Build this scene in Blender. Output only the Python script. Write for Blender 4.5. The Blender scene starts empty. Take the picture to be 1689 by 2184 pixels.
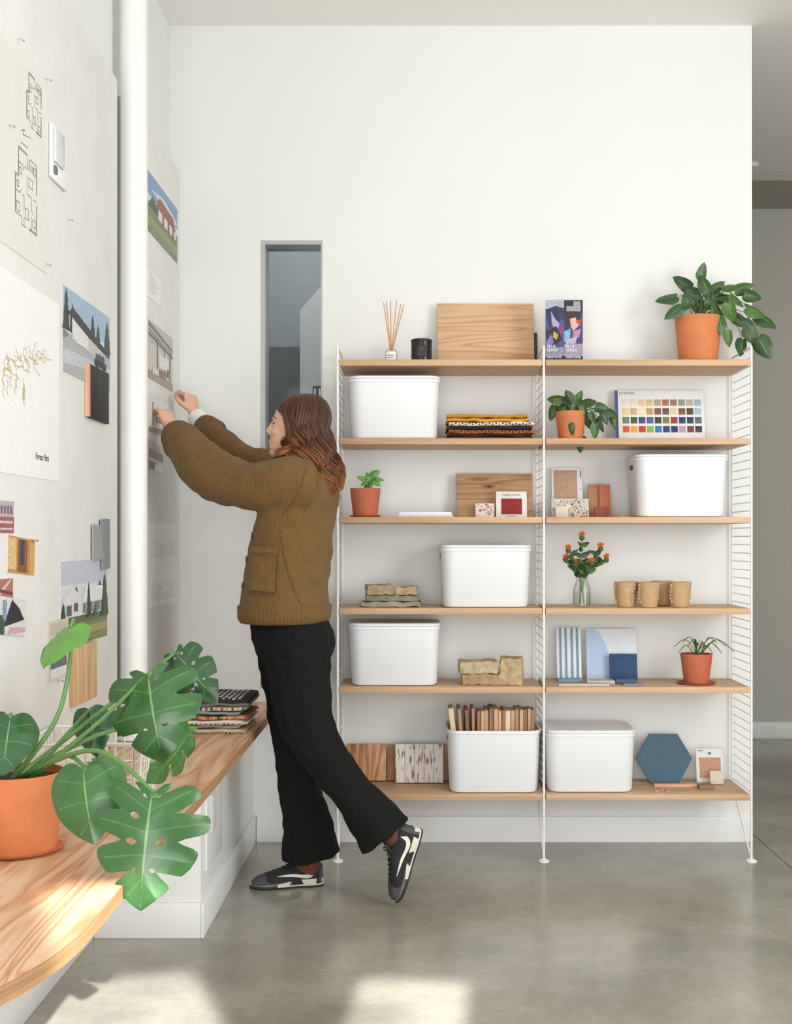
import bpy, bmesh, math, random
from mathutils import Vector as V, Matrix, noise
from mathutils.bvhtree import BVHTree
rnd = random.Random(11)
SC = bpy.context.scene
C = SC.collection
R = math.radians
PI = math.pi
F, CX, CY, CH = 2560., 895., 1150., 1.253
def P(px, py, Y): return V(((px-CX)*Y/F, Y, CH-(py-CY)*Y/F))
def XP(px, Y): return (px-CX)*Y/F
def ZP(py, Y): return CH-(py-CY)*Y/F
def lin(c): return tuple((x/255)/12.92 if x/255 <= .04045 else ((x/255+.055)/1.055)**2.4 for x in c)
def lerp(a, b, t): return a+(b-a)*t

def spl(pts, n):
    """Catmull-Rom through pts (tuples of any length), n samples"""
    pts = [tuple(p) if hasattr(p, '__len__') else (p,) for p in pts]
    m = len(pts)-1
    out = []
    for k in range(n):
        t = k/(n-1)*m
        i = min(int(t), m-1); u = t-i
        p0 = pts[max(i-1, 0)]; p1 = pts[i]; p2 = pts[i+1]; p3 = pts[min(i+2, m)]
        out.append(tuple(.5*((2*b)+(-a+c)*u+(2*a-5*b+4*c-d)*u*u+(-a+3*b-3*c+d)*u**3) for a, b, c, d in zip(p0, p1, p2, p3)))
    return out

# ------------------------------------------------------------------ materials
def mat(name, col=None, rough=.5, var=0., vs=8., bump=0., bs=80., metal=0., stretch=(1, 1, 1), spec=.5, trans=0., coat=0., sheen=0., sss=0.):
    m = bpy.data.materials.new(name); m.use_nodes = True
    nt = m.node_tree; b = nt.nodes['Principled BSDF']; N = nt.nodes.new; L = nt.links.new
    b.inputs['Roughness'].default_value = rough
    b.inputs['Metallic'].default_value = metal
    b.inputs['Specular IOR Level'].default_value = spec
    b.inputs['Transmission Weight'].default_value = trans
    b.inputs['Coat Weight'].default_value = coat
    b.inputs['Sheen Weight'].default_value = sheen
    if sss:
        b.inputs['Subsurface Weight'].default_value = sss
        b.inputs['Subsurface Radius'].default_value = (.01, .004, .002)
    tc = N('ShaderNodeTexCoord'); mp = N('ShaderNodeMapping'); mp.inputs['Scale'].default_value = stretch
    L(tc.outputs['Object'], mp.inputs['Vector'])
    if col is None:
        at = N('ShaderNodeAttribute'); at.attribute_name = 'Col'; src = at.outputs['Color']
    else:
        rg = N('ShaderNodeRGB'); rg.outputs[0].default_value = (*lin(col), 1); src = rg.outputs[0]
    nz = N('ShaderNodeTexNoise'); nz.inputs['Scale'].default_value = vs; nz.inputs['Detail'].default_value = 5
    L(mp.outputs[0], nz.inputs['Vector'])
    mr = N('ShaderNodeMapRange'); mr.inputs[1].default_value = .3; mr.inputs[2].default_value = .7
    mr.inputs[3].default_value = 1-var; mr.inputs[4].default_value = 1+var
    L(nz.outputs[0], mr.inputs[0])
    hs = N('ShaderNodeHueSaturation'); L(mr.outputs[0], hs.inputs['Value']); L(src, hs.inputs['Color'])
    L(hs.outputs[0], b.inputs['Base Color'])
    if bump:
        nb = N('ShaderNodeTexNoise'); nb.inputs['Scale'].default_value = bs; nb.inputs['Detail'].default_value = 3
        L(mp.outputs[0], nb.inputs['Vector'])
        bp = N('ShaderNodeBump'); bp.inputs['Strength'].default_value = bump; bp.inputs['Distance'].default_value = .004
        L(nb.outputs[0], bp.inputs['Height']); L(bp.outputs[0], b.inputs['Normal'])
    return m

def knit(name, col):
    """ribbed wool: fine vertical ribs broken by stitches"""
    m = mat(name, col, .95, .16, 240, 0, stretch=(1, 1, .5), sheen=.08)
    nt = m.node_tree; N = nt.nodes.new; L = nt.links.new; b = nt.nodes['Principled BSDF']
    tc = N('ShaderNodeTexCoord')
    w1 = N('ShaderNodeTexWave'); w1.wave_type = 'BANDS'; w1.bands_direction = 'X'; w1.inputs['Scale'].default_value = 44; w1.inputs['Distortion'].default_value = 1.6; w1.inputs['Detail'].default_value = 2; w1.inputs['Detail Scale'].default_value = 3
    L(tc.outputs['Object'], w1.inputs['Vector'])
    nz = N('ShaderNodeTexNoise'); nz.inputs['Scale'].default_value = 220; nz.inputs['Detail'].default_value = 2; L(tc.outputs['Object'], nz.inputs['Vector'])
    ma = N('ShaderNodeMath'); ma.operation = 'MULTIPLY_ADD'; ma.inputs[1].default_value = .42; L(w1.outputs['Fac'], ma.inputs[0]); L(nz.outputs[0], ma.inputs[2])
    bp = N('ShaderNodeBump'); bp.inputs['Strength'].default_value = .85; bp.inputs['Distance'].default_value = .005
    L(ma.outputs[0], bp.inputs['Height']); L(bp.outputs[0], b.inputs['Normal'])
    return m

def wood(name, stops, grain='x', scale=5., rings=9., rough=.45, fine=.1, along=.1, seed=0., distort=.4):
    m = bpy.data.materials.new(name); m.use_nodes = True
    nt = m.node_tree; b = nt.nodes['Principled BSDF']; N = nt.nodes.new; L = nt.links.new
    b.inputs['Roughness'].default_value = rough
    tc = N('ShaderNodeTexCoord'); oi = N('ShaderNodeObjectInfo')
    ad = N('ShaderNodeVectorMath'); ad.operation = 'ADD'
    mu = N('ShaderNodeMath'); mu.operation = 'MULTIPLY'; mu.inputs[1].default_value = 7.
    L(oi.outputs['Random'], mu.inputs[0])
    L(tc.outputs['Object'], ad.inputs[0]); L(mu.outputs[0], ad.inputs[1])
    def mapped(a, c):
        mp = N('ShaderNodeMapping'); i = 'xyz'.index(grain)
        s = [c, c, c]; s[i] = a
        mp.inputs['Scale'].default_value = s; mp.inputs['Location'].default_value = (seed, seed*.7, seed*1.3)
        L(ad.outputs[0], mp.inputs['Vector']); return mp.outputs[0]
    n1 = N('ShaderNodeTexNoise'); n1.inputs['Scale'].default_value = scale; n1.inputs['Detail'].default_value = 2; n1.inputs['Distortion'].default_value = distort
    L(mapped(along, 1), n1.inputs['Vector'])
    m1 = N('ShaderNodeMath'); m1.operation = 'MULTIPLY'; m1.inputs[1].default_value = rings; L(n1.outputs[0], m1.inputs[0])
    pp = N('ShaderNodeMath'); pp.operation = 'PINGPONG'; pp.inputs[1].default_value = .5; L(m1.outputs[0], pp.inputs[0])
    m2 = N('ShaderNodeMath'); m2.operation = 'MULTIPLY'; m2.inputs[1].default_value = 2.; L(pp.outputs[0], m2.inputs[0])
    cr = N('ShaderNodeValToRGB'); els = cr.color_ramp.elements
    while len(els) < len(stops): els.new(.5)
    for e, (p, c) in zip(els, stops): e.position = p; e.color = (*lin(c), 1)
    L(m2.outputs[0], cr.inputs[0])
    n2 = N('ShaderNodeTexNoise'); n2.inputs['Scale'].default_value = 1.; n2.inputs['Detail'].default_value = 4
    L(mapped(6, 160), n2.inputs['Vector'])
    mr = N('ShaderNodeMapRange'); mr.inputs[1].default_value = .3; mr.inputs[2].default_value = .7
    mr.inputs[3].default_value = 1-fine; mr.inputs[4].default_value = 1+fine; L(n2.outputs[0], mr.inputs[0])
    hs = N('ShaderNodeHueSaturation'); L(mr.outputs[0], hs.inputs['Value']); L(cr.outputs[0], hs.inputs['Color'])
    L(hs.outputs[0], b.inputs['Base Color'])
    return m

def concrete():
    m = bpy.data.materials.new('polished_concrete'); m.use_nodes = True
    nt = m.node_tree; b = nt.nodes['Principled BSDF']; N = nt.nodes.new; L = nt.links.new
    tc = N('ShaderNodeTexCoord')
    a = N('ShaderNodeTexNoise'); a.inputs['Scale'].default_value = 2.; a.inputs['Detail'].default_value = 5; a.inputs['Roughness'].default_value = .58
    L(tc.outputs['Object'], a.inputs['Vector'])
    cr = N('ShaderNodeValToRGB'); cr.color_ramp.interpolation = 'EASE'; e = cr.color_ramp.elements
    e[0].position = .15; e[0].color = (*lin((126, 122, 110)), 1); e[1].position = .85; e[1].color = (*lin((182, 178, 165)), 1)
    L(a.outputs[0], cr.inputs[0])
    f = N('ShaderNodeTexNoise'); f.inputs['Scale'].default_value = 38; f.inputs['Detail'].default_value = 6; L(tc.outputs['Object'], f.inputs['Vector'])
    mr = N('ShaderNodeMapRange'); mr.inputs[1].default_value = .1; mr.inputs[2].default_value = .9; mr.inputs[3].default_value = .88; mr.inputs[4].default_value = 1.12
    L(f.outputs[0], mr.inputs[0])
    hs = N('ShaderNodeHueSaturation'); L(cr.outputs[0], hs.inputs['Color']); L(mr.outputs[0], hs.inputs['Value']); L(hs.outputs[0], b.inputs['Base Color'])
    b.inputs['Roughness'].default_value = .2
    b.inputs['Specular IOR Level'].default_value = .6
    return m

def glass(name, tint=(1, 1, 1), refl=.1, rough=0.02, fm=.6):
    m = bpy.data.materials.new(name); m.use_nodes = True
    nt = m.node_tree; N = nt.nodes.new; L = nt.links.new
    out = nt.nodes['Material Output']
    t = N('ShaderNodeBsdfTransparent'); t.inputs[0].default_value = (*tint, 1)
    g = N('ShaderNodeBsdfGlossy'); g.inputs['Roughness'].default_value = rough
    lw = N('ShaderNodeLayerWeight'); lw.inputs[0].default_value = .25
    ma = N('ShaderNodeMath'); ma.operation = 'MULTIPLY_ADD'; ma.inputs[1].default_value = fm; ma.inputs[2].default_value = refl
    L(lw.outputs['Fresnel'], ma.inputs[0])
    mx = N('ShaderNodeMixShader'); L(ma.outputs[0], mx.inputs[0]); L(t.outputs[0], mx.inputs[1]); L(g.outputs[0], mx.inputs[2])
    L(mx.outputs[0], out.inputs[0])
    return m

M_wall = mat('wall_paint', (231, 232, 230), .6, .008, 3, .04, 150)
M_ceil = mat('ceiling_paint', (240, 239, 234), .7, .008, 3)
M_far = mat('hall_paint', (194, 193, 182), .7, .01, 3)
M_trim = mat('trim_paint', (236, 237, 237), .4, .006, 5)
M_floor = concrete()
M_board = mat('pinboard_fibre', (232, 231, 228), .9, .03, 6, .2, 220)
M_white = mat('white_enamel', (242, 242, 240), .35, .006, 6)
M_bin = mat('white_plastic', (236, 238, 241), .42, .006, 6)
M_vc = mat('painted_surface', None, .55, .04, 30)
M_paper = mat('printed_paper', None, .6, .03, 60)
M_photo = mat('photo_paper', None, .45, .26, 130)
M_cloth = mat('woven_cloth', None, .95, .14, 120, .6, 350)
M_rock = mat('rough_stone', None, .95, .22, 40, .8, 110)
M_leafd = mat('dark_leaf', None, .4, .18, 25, .1, 40)
M_terra = mat('terracotta', (206, 124, 78), .8, .09, 14, .08, 120)
M_terra2 = mat('terracotta_dull', (188, 104, 74), .85, .1, 16, .1, 120)
M_soil = mat('potting_soil', (70, 50, 38), 1., .35, 90, .9, 120)
M_oak = wood('oak_shelf', [(0, (206, 172, 137)), (.6, (199, 163, 126)), (1, (186, 149, 112))], 'x', 4, 7, .5, .06, .05)
M_ply = wood('plywood_face', [(0, (224, 190, 158)), (.45, (217, 176, 142)), (.78, (207, 158, 122)), (1, (194, 136, 100))], 'y', 9, 7, .55, .1, .1, 2.3, .8)
M_plyedge = mat('plywood_edge', (168, 128, 90), .7, .3, 130, 0, 50, stretch=(.02, .02, 1))
M_black = mat('black_matte', (28, 27, 28), .5, .1, 20)
M_vase = glass('clear_glass', (.985, .99, .988), .02, .02, .35)
M_pane = glass('window_glass', (.86, .87, .87), .005, .03, .12)
M_alu = mat('aluminium_frame', (176, 178, 178), .4, .02, 20, metal=.3)
M_steel = mat('steel_pin', (176, 170, 160), .35, .05, 30, metal=.5)

# ------------------------------------------------------------------ mesh builder
class MB:
    def __init__(s, col=(255, 255, 255)):
        s.v = []; s.f = []; s.c = []; s.col = lin(col)
    def color(s, c): s.col = lin(c); return s
    def add(s, vs, fs, M=None, cols=None):
        n = len(s.v)
        s.v += [(M @ V(p)) if M is not None else V(p) for p in vs]
        for i, f in enumerate(fs):
            s.f.append([n+k for k in f]); s.c.append(cols[i] if cols else s.col)
        return s
    def addbm(s, bm, M=None):
        bm.verts.index_update()
        s.add([v.co.copy() for v in bm.verts], [[v.index for v in f.verts] for f in bm.faces], M); bm.free(); return s
    def box(s, x0, x1, y0, y1, z0, z1, b=0, M=None, seg=2, sub=0, amp=0, ns=20, seed=0):
        bm = bmesh.new(); bmesh.ops.create_cube(bm, size=1)
        for v in bm.verts:
            v.co = V((lerp(x0, x1, v.co.x+.5), lerp(y0, y1, v.co.y+.5), lerp(z0, z1, v.co.z+.5)))
        if sub: bmesh.ops.subdivide_edges(bm, edges=bm.edges[:], cuts=sub, use_grid_fill=True)
        if b and not sub: bmesh.ops.bevel(bm, geom=bm.edges[:], offset=b, segments=seg, profile=.5, affect='EDGES')
        if b and sub:   # round the subdivided box
            for v in bm.verts:
                q = V((min(max(v.co.x, x0+b), x1-b), min(max(v.co.y, y0+b), y1-b), min(max(v.co.z, z0+b), z1-b)))
                d = v.co-q
                if d.length > b: v.co = q+d.normalized()*b
        if amp:
            for v in bm.verts:
                v.co += noise.noise_vector(v.co*ns+V((seed*3.1, seed*1.7, seed)))*amp
                v.co.z = max(v.co.z, z0)
        return s.addbm(bm, M)
    def poly(s, pts, M=None, col=None):
        c = s.col
        if col: s.color(col)
        s.add(pts, [list(range(len(pts)))], M); s.col = c; return s
    def prism(s, pts, d, M=None):
        n = len(pts); d = V(d); pts = [V(p) for p in pts]
        fs = [list(range(n)), [n+k for k in reversed(range(n))]]+[[k, n+k, n+(k+1) % n, (k+1) % n] for k in range(n)]
        return s.add(pts+[p+d for p in pts], fs, M)
    def lathe(s, prof, c=(0, 0, 0), seg=40, M=None):
        vs = []; fs = []; rings = []
        for r, z in prof:
            if r < 1e-6: rings.append([len(vs)]); vs.append(V((c[0], c[1], c[2]+z)))
            else:
                rings.append(list(range(len(vs), len(vs)+seg)))
                vs += [V((c[0]+r*math.cos(2*PI*k/seg), c[1]+r*math.sin(2*PI*k/seg), c[2]+z)) for k in range(seg)]
        for a, b in zip(rings, rings[1:]):
            for k in range(seg):
                k2 = (k+1) % seg
                if len(a) == 1 and len(b) == 1: continue
                if len(a) == 1: fs.append([a[0], b[k], b[k2]])
                elif len(b) == 1: fs.append([a[k], b[0], a[k2]])
                else: fs.append([a[k], b[k], b[k2], a[k2]])
        return s.add(vs, fs, M)
    def rings(s, secs, seg=32, cap=True, mod=None):
        vs = []; fs = []
        for i, (c, a, b) in enumerate(secs):
            for k in range(seg):
                t = 2*PI*k/seg; q = mod(i, k) if mod else 1
                vs.append(V(c)+(V(a)*math.cos(t)+V(b)*math.sin(t))*q)
        for i in range(len(secs)-1):
            for k in range(seg):
                k2 = (k+1) % seg
                fs.append([i*seg+k, i*seg+k2, (i+1)*seg+k2, (i+1)*seg+k])
        if cap: fs += [list(range(seg)), list(range(len(vs)-seg, len(vs)))]
        return s.add(vs, fs)
    def tube(s, pts, rad, seg=8, up=None, cap=True, mod=None):
        pts = [V(p) for p in pts]; n = len(pts); T = []
        for i in range(n): T.append((pts[min(i+1, n-1)]-pts[max(i-1, 0)]).normalized())
        u = V(up) if up is not None else (V((0, 0, 1)) if abs(T[0].z) < .9 else V((1, 0, 0)))
        nn = (u-T[0]*u.dot(T[0])).normalized(); secs = []
        for i in range(n):
            nn = (nn-T[i]*nn.dot(T[i])).normalized(); bb = T[i].cross(nn)
            r = rad[i] if isinstance(rad, (list, tuple)) else rad
            a, b = (r if len(r) == 2 else (r[0], r[0])) if isinstance(r, (tuple, list)) else (r, r)
            secs.append((pts[i], nn*a, bb*b))
        return s.rings(secs, seg, cap, mod)
    def ell(s, c, r, M=None, u=20, w=14):
        bm = bmesh.new(); bmesh.ops.create_uvsphere(bm, u_segments=u, v_segments=w, radius=1)
        for v in bm.verts: v.co = V((c[0]+v.co.x*r[0], c[1]+v.co.y*r[1], c[2]+v.co.z*r[2]))
        return s.addbm(bm, M)
    def text(s, body, size, M, align='LEFT', bold=0):
        cu = bpy.data.curves.new('lettering', 'FONT'); cu.body = body; cu.size = size; cu.align_x = align; cu.resolution_u = 3
        cu.offset = bold
        o = bpy.data.objects.new('lettering', cu); C.objects.link(o)
        dg = bpy.context.evaluated_depsgraph_get(); dg.update()
        me = bpy.data.meshes.new_from_object(o.evaluated_get(dg))
        s.add([v.co.copy() for v in me.vertices], [list(p.vertices) for p in me.polygons], M)
        bpy.data.objects.remove(o); bpy.data.curves.remove(cu); bpy.data.meshes.remove(me)
        return s
    def mesh(s, name, off, fixn=True, sharp=38):
        me = bpy.data.meshes.new(name)
        me.from_pydata([tuple(v-off) for v in s.v], [], s.f)
        ca = me.color_attributes.new('Col', 'FLOAT_COLOR', 'CORNER'); d = []
        for f, c in zip(s.f, s.c):
            for _ in f: d += [c[0], c[1], c[2], 1.]
        ca.data.foreach_set('color', d)
        if fixn:
            bm = bmesh.new(); bm.from_mesh(me); bmesh.ops.recalc_face_normals(bm, faces=bm.faces[:]); bm.to_mesh(me); bm.free()
        me.polygons.foreach_set('use_smooth', [True]*len(me.polygons))
        me.set_sharp_from_angle(angle=R(sharp)); me.update()
        return me

WL = {}
def setp(o, label=None, cat=None, group=None, kind=None):
    if label: o['label'] = label
    if cat: o['category'] = cat
    if group: o['group'] = group
    if kind: o['kind'] = kind
    return o
def thing(name, label, cat, loc, group=None):
    o = bpy.data.objects.new(name, None); o.empty_display_size = .05; C.objects.link(o)
    o.location = loc; WL[o.name] = V(loc)
    return setp(o, label, cat, group)
def part(mb, name, m, parent, label=None, fixn=True, sharp=38):
    off = WL[parent.name]
    o = bpy.data.objects.new(name, mb.mesh(name, off, fixn, sharp)); C.objects.link(o)
    o.data.materials.append(m); o.parent = parent; WL[o.name] = off
    return setp(o, label)
def top(mb, name, m, label, cat, group=None, kind=None, fixn=True, sharp=38):
    xs = [v.x for v in mb.v]; ys = [v.y for v in mb.v]; zs = [v.z for v in mb.v]
    off = V(((min(xs)+max(xs))/2, (min(ys)+max(ys))/2, min(zs)))
    o = bpy.data.objects.new(name, mb.mesh(name, off, fixn, sharp)); C.objects.link(o)
    o.location = off; o.data.materials.append(m); WL[o.name] = off
    return setp(o, label, cat, group, kind)
def struct(mb, name, m): return top(mb, name, m, None, None, None, 'structure')
def bake(o, voxel, smooth=4, fac=.5, disp=None):
    md = o.modifiers.new('remesh', 'REMESH'); md.mode = 'VOXEL'; md.voxel_size = voxel; md.use_smooth_shade = True
    if smooth:
        sm = o.modifiers.new('smooth', 'SMOOTH'); sm.iterations = smooth; sm.factor = fac
    dg = bpy.context.evaluated_depsgraph_get(); dg.update()
    me = bpy.data.meshes.new_from_object(o.evaluated_get(dg))
    mats = [m for m in o.data.materials]
    o.modifiers.clear(); o.data = me
    if not me.materials:
        for m in mats: me.materials.append(m)
    if disp:
        off = WL[o.name]; ns = [v.normal.copy() for v in me.vertices]
        for v, nrm in zip(me.vertices, ns): v.co += nrm*disp(v.co+off)
    me.polygons.foreach_set('use_smooth', [True]*len(me.polygons)); me.update()
def bvh(o):
    off = WL[o.name]
    return BVHTree.FromPolygons([v.co+off for v in o.data.vertices], [list(p.vertices) for p in o.data.polygons])

# ================================================================== SETTING
YW = 4.973; XL = -1.035; ZC = 3.38; XR = 1.377; YF = 7.55
struct(MB().box(-1.25, 3.45, -2.5, 7.7, -.1, 0), 'floor', M_floor)
struct(MB().box(-1.25, 3.45, -2.5, 7.7, ZC, ZC+.12), 'ceiling', M_ceil)
wx0, wx1, wz0, wz1 = XP(557, YW), XP(688, YW), ZP(1467, YW), ZP(513, YW)
w = MB()
w.box(-1.25, wx0, YW, YW+.15, 0, ZC); w.box(wx1, XR, YW, YW+.15, 0, ZC)
w.box(wx0, wx1, YW, YW+.15, 0, wz0); w.box(wx0, wx1, YW, YW+.15, wz1, ZC)
struct(w, 'wall_back', M_wall)
struct(MB().box(-1.25, XL, .6, YW, 0, ZC), 'wall_left', M_wall)
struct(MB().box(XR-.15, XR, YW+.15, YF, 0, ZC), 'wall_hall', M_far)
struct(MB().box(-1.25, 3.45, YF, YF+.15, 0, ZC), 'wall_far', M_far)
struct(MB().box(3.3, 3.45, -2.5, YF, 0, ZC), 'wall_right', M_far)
struct(MB().box(-.674, XR, YW-.012, YW, 0, .107, .002), 'baseboard_back', M_trim)
struct(MB().box(XR+.001, 3.3, YF-.012, YF, 0, .103, .002), 'baseboard_far', M_trim)
struct(MB().box(XL, XL+.012, .6, 3.76, 0, .11, .002), 'baseboard_left', M_trim)
struct(MB((96, 91, 80)).box(1.413, 1.417, 2.5, YF-.02, 0, .0006), 'trim_1', M_vc)
struct(MB((168, 166, 154)).box(XR+.001, 3.299, 6.95, YF-.001, ZC-.05, ZC-.0005), 'hall_ceiling_shade', M_vc)  # added darker box: shade at the far end of the hall ceiling, as colour
# the room glimpsed behind the slot window
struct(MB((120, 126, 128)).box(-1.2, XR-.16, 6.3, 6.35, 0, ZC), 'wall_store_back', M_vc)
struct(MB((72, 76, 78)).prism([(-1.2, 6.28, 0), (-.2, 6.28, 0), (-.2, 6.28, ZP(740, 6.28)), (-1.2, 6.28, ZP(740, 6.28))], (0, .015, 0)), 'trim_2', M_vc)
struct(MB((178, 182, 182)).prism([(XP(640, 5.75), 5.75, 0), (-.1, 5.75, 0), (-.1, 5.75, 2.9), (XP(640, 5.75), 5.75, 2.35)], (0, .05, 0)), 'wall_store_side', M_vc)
wn = thing('window_1', None, None, (wx0, YW, wz0)); wn['kind'] = 'structure'
fr = MB(); t = .017
for a in ((wx0, wx0+t, wz0, wz1), (wx1-t*.4, wx1, wz0, wz1), (wx0+t, wx1-t*.4, wz1-t, wz1), (wx0+t, wx1-t*.4, wz0, wz0+t)):
    fr.box(a[0], a[1], YW-.003, YW+.12, a[2], a[3])
part(fr, 'window_frame', M_alu, wn)
part(MB().box(wx0+t, wx1-t*.4, YW+.07, YW+.078, wz0+t, wz1-t), 'window_pane', M_pane, wn)
sw = MB((22, 22, 24)); a = P(667, 850, 5.748); b = P(687, 824, 5.748)
sw.box(a.x, b.x, 5.738, 5.7495, a.z, b.z, .002)
sw.color((214, 216, 216)); sw.box(a.x+.007, a.x+.015, 5.734, 5.738, a.z+.014, b.z-.012); sw.box(b.x-.015, b.x-.007, 5.734, 5.738, a.z+.014, b.z-.012)
top(sw, 'light_switch', M_vc, 'black double light switch seen through the narrow slot window', 'light switch')
sd = MB(); yy = 6.8; sd.lathe([(0, 0), (.035, 0), (.04, -.01), (.03, -.02), (0, -.02)], (XP(1603, yy), yy, ZC), 28)
top(sd, 'smoke_detector', M_white, 'small round smoke detector on the hallway ceiling', 'smoke detector')

# ------------------------------------------------------------------ pinboards, pipe
XB = -.995
top(MB().box(XL+.0006, XB, 1.7, 3.95, .585, 2.765, .002), 'pinboard', M_board, 'large fibre pinboard panel in front of the white pipe with floor plans and map', 'pinboard')
top(MB().box(XL+.0006, XB, 4.12, YW-.001, .585, 2.775, .002), 'pinboard', M_board, 'fibre pinboard panel between the white pipe and the back corner', 'pinboard')
pp = thing('pipe', 'round white vertical pipe rising from the plywood bench to the ceiling', 'pipe', (-.9635, 4.05, .58))
part(MB().lathe([(.0445, .001), (.0445, ZC-.58)], (-.9635, 4.05, .58), 36), 'tube', M_white, pp)
part(MB().lathe([(.0446, .0005), (.058, .0005), (.058, .006), (.0446, .012)], (-.9635, 4.05, .58), 36), 'collar', M_white, pp)

def wy(px): return -XB*F/(CX-px)
def mute(c): g = .3*c[0]+.55*c[1]+.15*c[2]; return tuple(lerp(lerp(x, g, .2), 200, .06) for x in c)
def pinned(name, label, cat, px0, px1, pt, pb, polys=(), base=(240, 239, 235), th=.0012, group=None, m=None, rot=0, lines=(), lw=.0012, lc=(60, 60, 62), gap=.0006):
    """flat sheet on the pinboard; pt/pb = top/bottom pixel rows at its right edge"""
    Y0, Y1 = wy(px0), wy(px1); Z1, Z0 = ZP(pt, Y1), ZP(pb, Y1)
    mb = MB(base); c = V((0, (Y0+Y1)/2, (Z0+Z1)/2)); Mr = Matrix.Translation(c) @ Matrix.Rotation(R(rot), 4, 'X') @ Matrix.Translation(-c)
    x = XB+gap
    mb.box(x, x+th, Y0, Y1, Z0, Z1, M=Mr)
    def q(u, v, k): return V((x+th+.00012*(k+1), Y0+u*(Y1-Y0), Z0+v*(Z1-Z0)))
    k = 0; li = 0
    for k, (col, pl) in enumerate(polys): mb.poly([q(u, v, k) for u, v in pl], Mr, mute(col))
    for pl in lines:
        for a, b in zip(pl, pl[1:]):
            li += 1
            A = q(*a, k+1+li*.02); B = q(*b, k+1+li*.02); d = (B-A)
            if d.length < 1e-6: continue
            n = V((1, 0, 0)).cross(d.normalized())*lw
            mb.poly([A-n, B-n, B+n, A+n], Mr, lc)
    o = top(mb, name, m or (M_photo if cat == 'photo' else M_paper), label, cat, group, fixn=False)
    return o, q
def rc(u0, u1, v0, v1): return [(u0, v0), (u1, v0), (u1, v1), (u0, v1)]
def rl(u0, u1, v0, v1): return rc(u0, u1, v0, v1)+[(u0, v0)]

# tracing sheet with plans
r2 = random.Random(5)
plan = []
def floor_plan(u0, u1, v0, v1, k):
    du, dv = u1-u0, v1-v0
    def w(*pp): plan.append([(u0+du*a, v0+dv*b) for a, b in pp])
    w((0, .1), (0, .62), (.14, .62), (.14, 1), (.55, 1), (.55, .9)); w((.66, .9), (.66, .96), (1, .96), (1, .55)); w((1, .42), (1, 0), (.62, 0)); w((.5, 0), (.3, 0), (.3, .1), (0, .1))
    w((.02, .11), (.02, .6), (.16, .6), (.16, .98), (.53, .98)); w((.98, .94), (.98, .56)); w((.98, .4), (.98, .02), (.64, .02))
    w((.14, .8), (.34, .8)); w((.42, .8), (.55, .8), (.55, 1)); w((.55, .72), (.55, .46), (.74, .46)); w((.84, .46), (1, .46)); w((0, .4), (.22, .4)); w((.32, .4), (.4, .4), (.4, .2)); w((.4, .12), (.4, 0)); w((.74, .46), (.74, .3)); w((.74, .2), (.74, 0))
    w((.34, .8), (.4, .74)); w((.22, .4), (.28, .46)); w((.74, .3), (.82, .24))
    for a, b, c, d in ((.06, .2, .14, .26), (.62, .8, .58, .7), (.8, .94, .08, .18), (.2, .3, .66, .74), (.46, .6, .12, .26), (.84, .94, .8, .9), (.08, .16, .46, .54)): w((a, c), (b, c), (b, d), (a, d), (a, c)); 
    for j in range(5): w((.62+.05*j, .8), (.62+.05*j, .9))
floor_plan(.68, .9, .7, .97, 0); floor_plan(.52, .83, .16, .54, 1)
plan += [[(.6, .63), (.65, .65), (.63, .62), (.74, .64)], [(.6, .57), (.7, .575)]]
pinned('drawing_sheet', 'large translucent tracing sheet with two black floor plan drawings', 'drawing', -60, 100, 190, 585, base=(228, 226, 220), lines=plan, lw=.0009, lc=(88, 86, 83))
# map poster
mapl = []
for k in range(46):
    s_ = r2.random(); u, v = lerp(.3, .8, s_), lerp(.52, .66, s_)+r2.uniform(-.05, .04); ln = [(u, v)]
    a = r2.uniform(.4, 1.9)
    for j in range(r2.randint(4, 10)):
        a += r2.uniform(-.9, .9); a = max(-.6, min(2.6, a))
        u += .013*math.cos(a); v += .013*math.sin(a)*r2.choice((1, 1, -.4)); u = min(u, .9); v = max(.42, min(v, .84)); ln.append((u, v))
    mapl.append(ln)
for k in range(12):
    u, v = r2.uniform(.3, .55), r2.uniform(.44, .53)
    mapl.append([(u, v), (u+.012, v-.03), (u-.008, v-.055), (u+.01, v-.08)])
o, q = pinned('map_poster', 'white poster with a gold branching trail map and script lettering', 'poster', -62, 125, 650, 1027, base=(242, 242, 241), lines=mapl, lw=.0011, lc=(212, 188, 138))
tb = MB((60, 50, 45)); A = q(.68, .1, 3)
TXW = Matrix(((0, 0, 1, 0), (1, 0, 0, 0), (0, 1, 0, 0), (0, 0, 0, 1)))
tb.text('Forest Park', .024, Matrix.Translation(A) @ TXW @ Matrix(((1, .22, 0, 0), (0, 1, 0, 0), (0, 0, 1, 0), (0, 0, 0, 1))), bold=.0003)
part(tb, 'lettering', M_vc, o, fixn=False)
G, DG, SK = (96, 128, 62), (44, 66, 44), (150, 182, 216)
tree = lambda u, v, w, h: [(u-w, v), (u+w, v), (u+w*.7, v+h*.3), (u+w*.8, v+h*.35), (u+w*.4, v+h*.65), (u+w*.5, v+h*.7), (u, v+h), (u-w*.5, v+h*.7), (u-w*.4, v+h*.65), (u-w*.8, v+h*.35), (u-w*.7, v+h*.3)]
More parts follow.
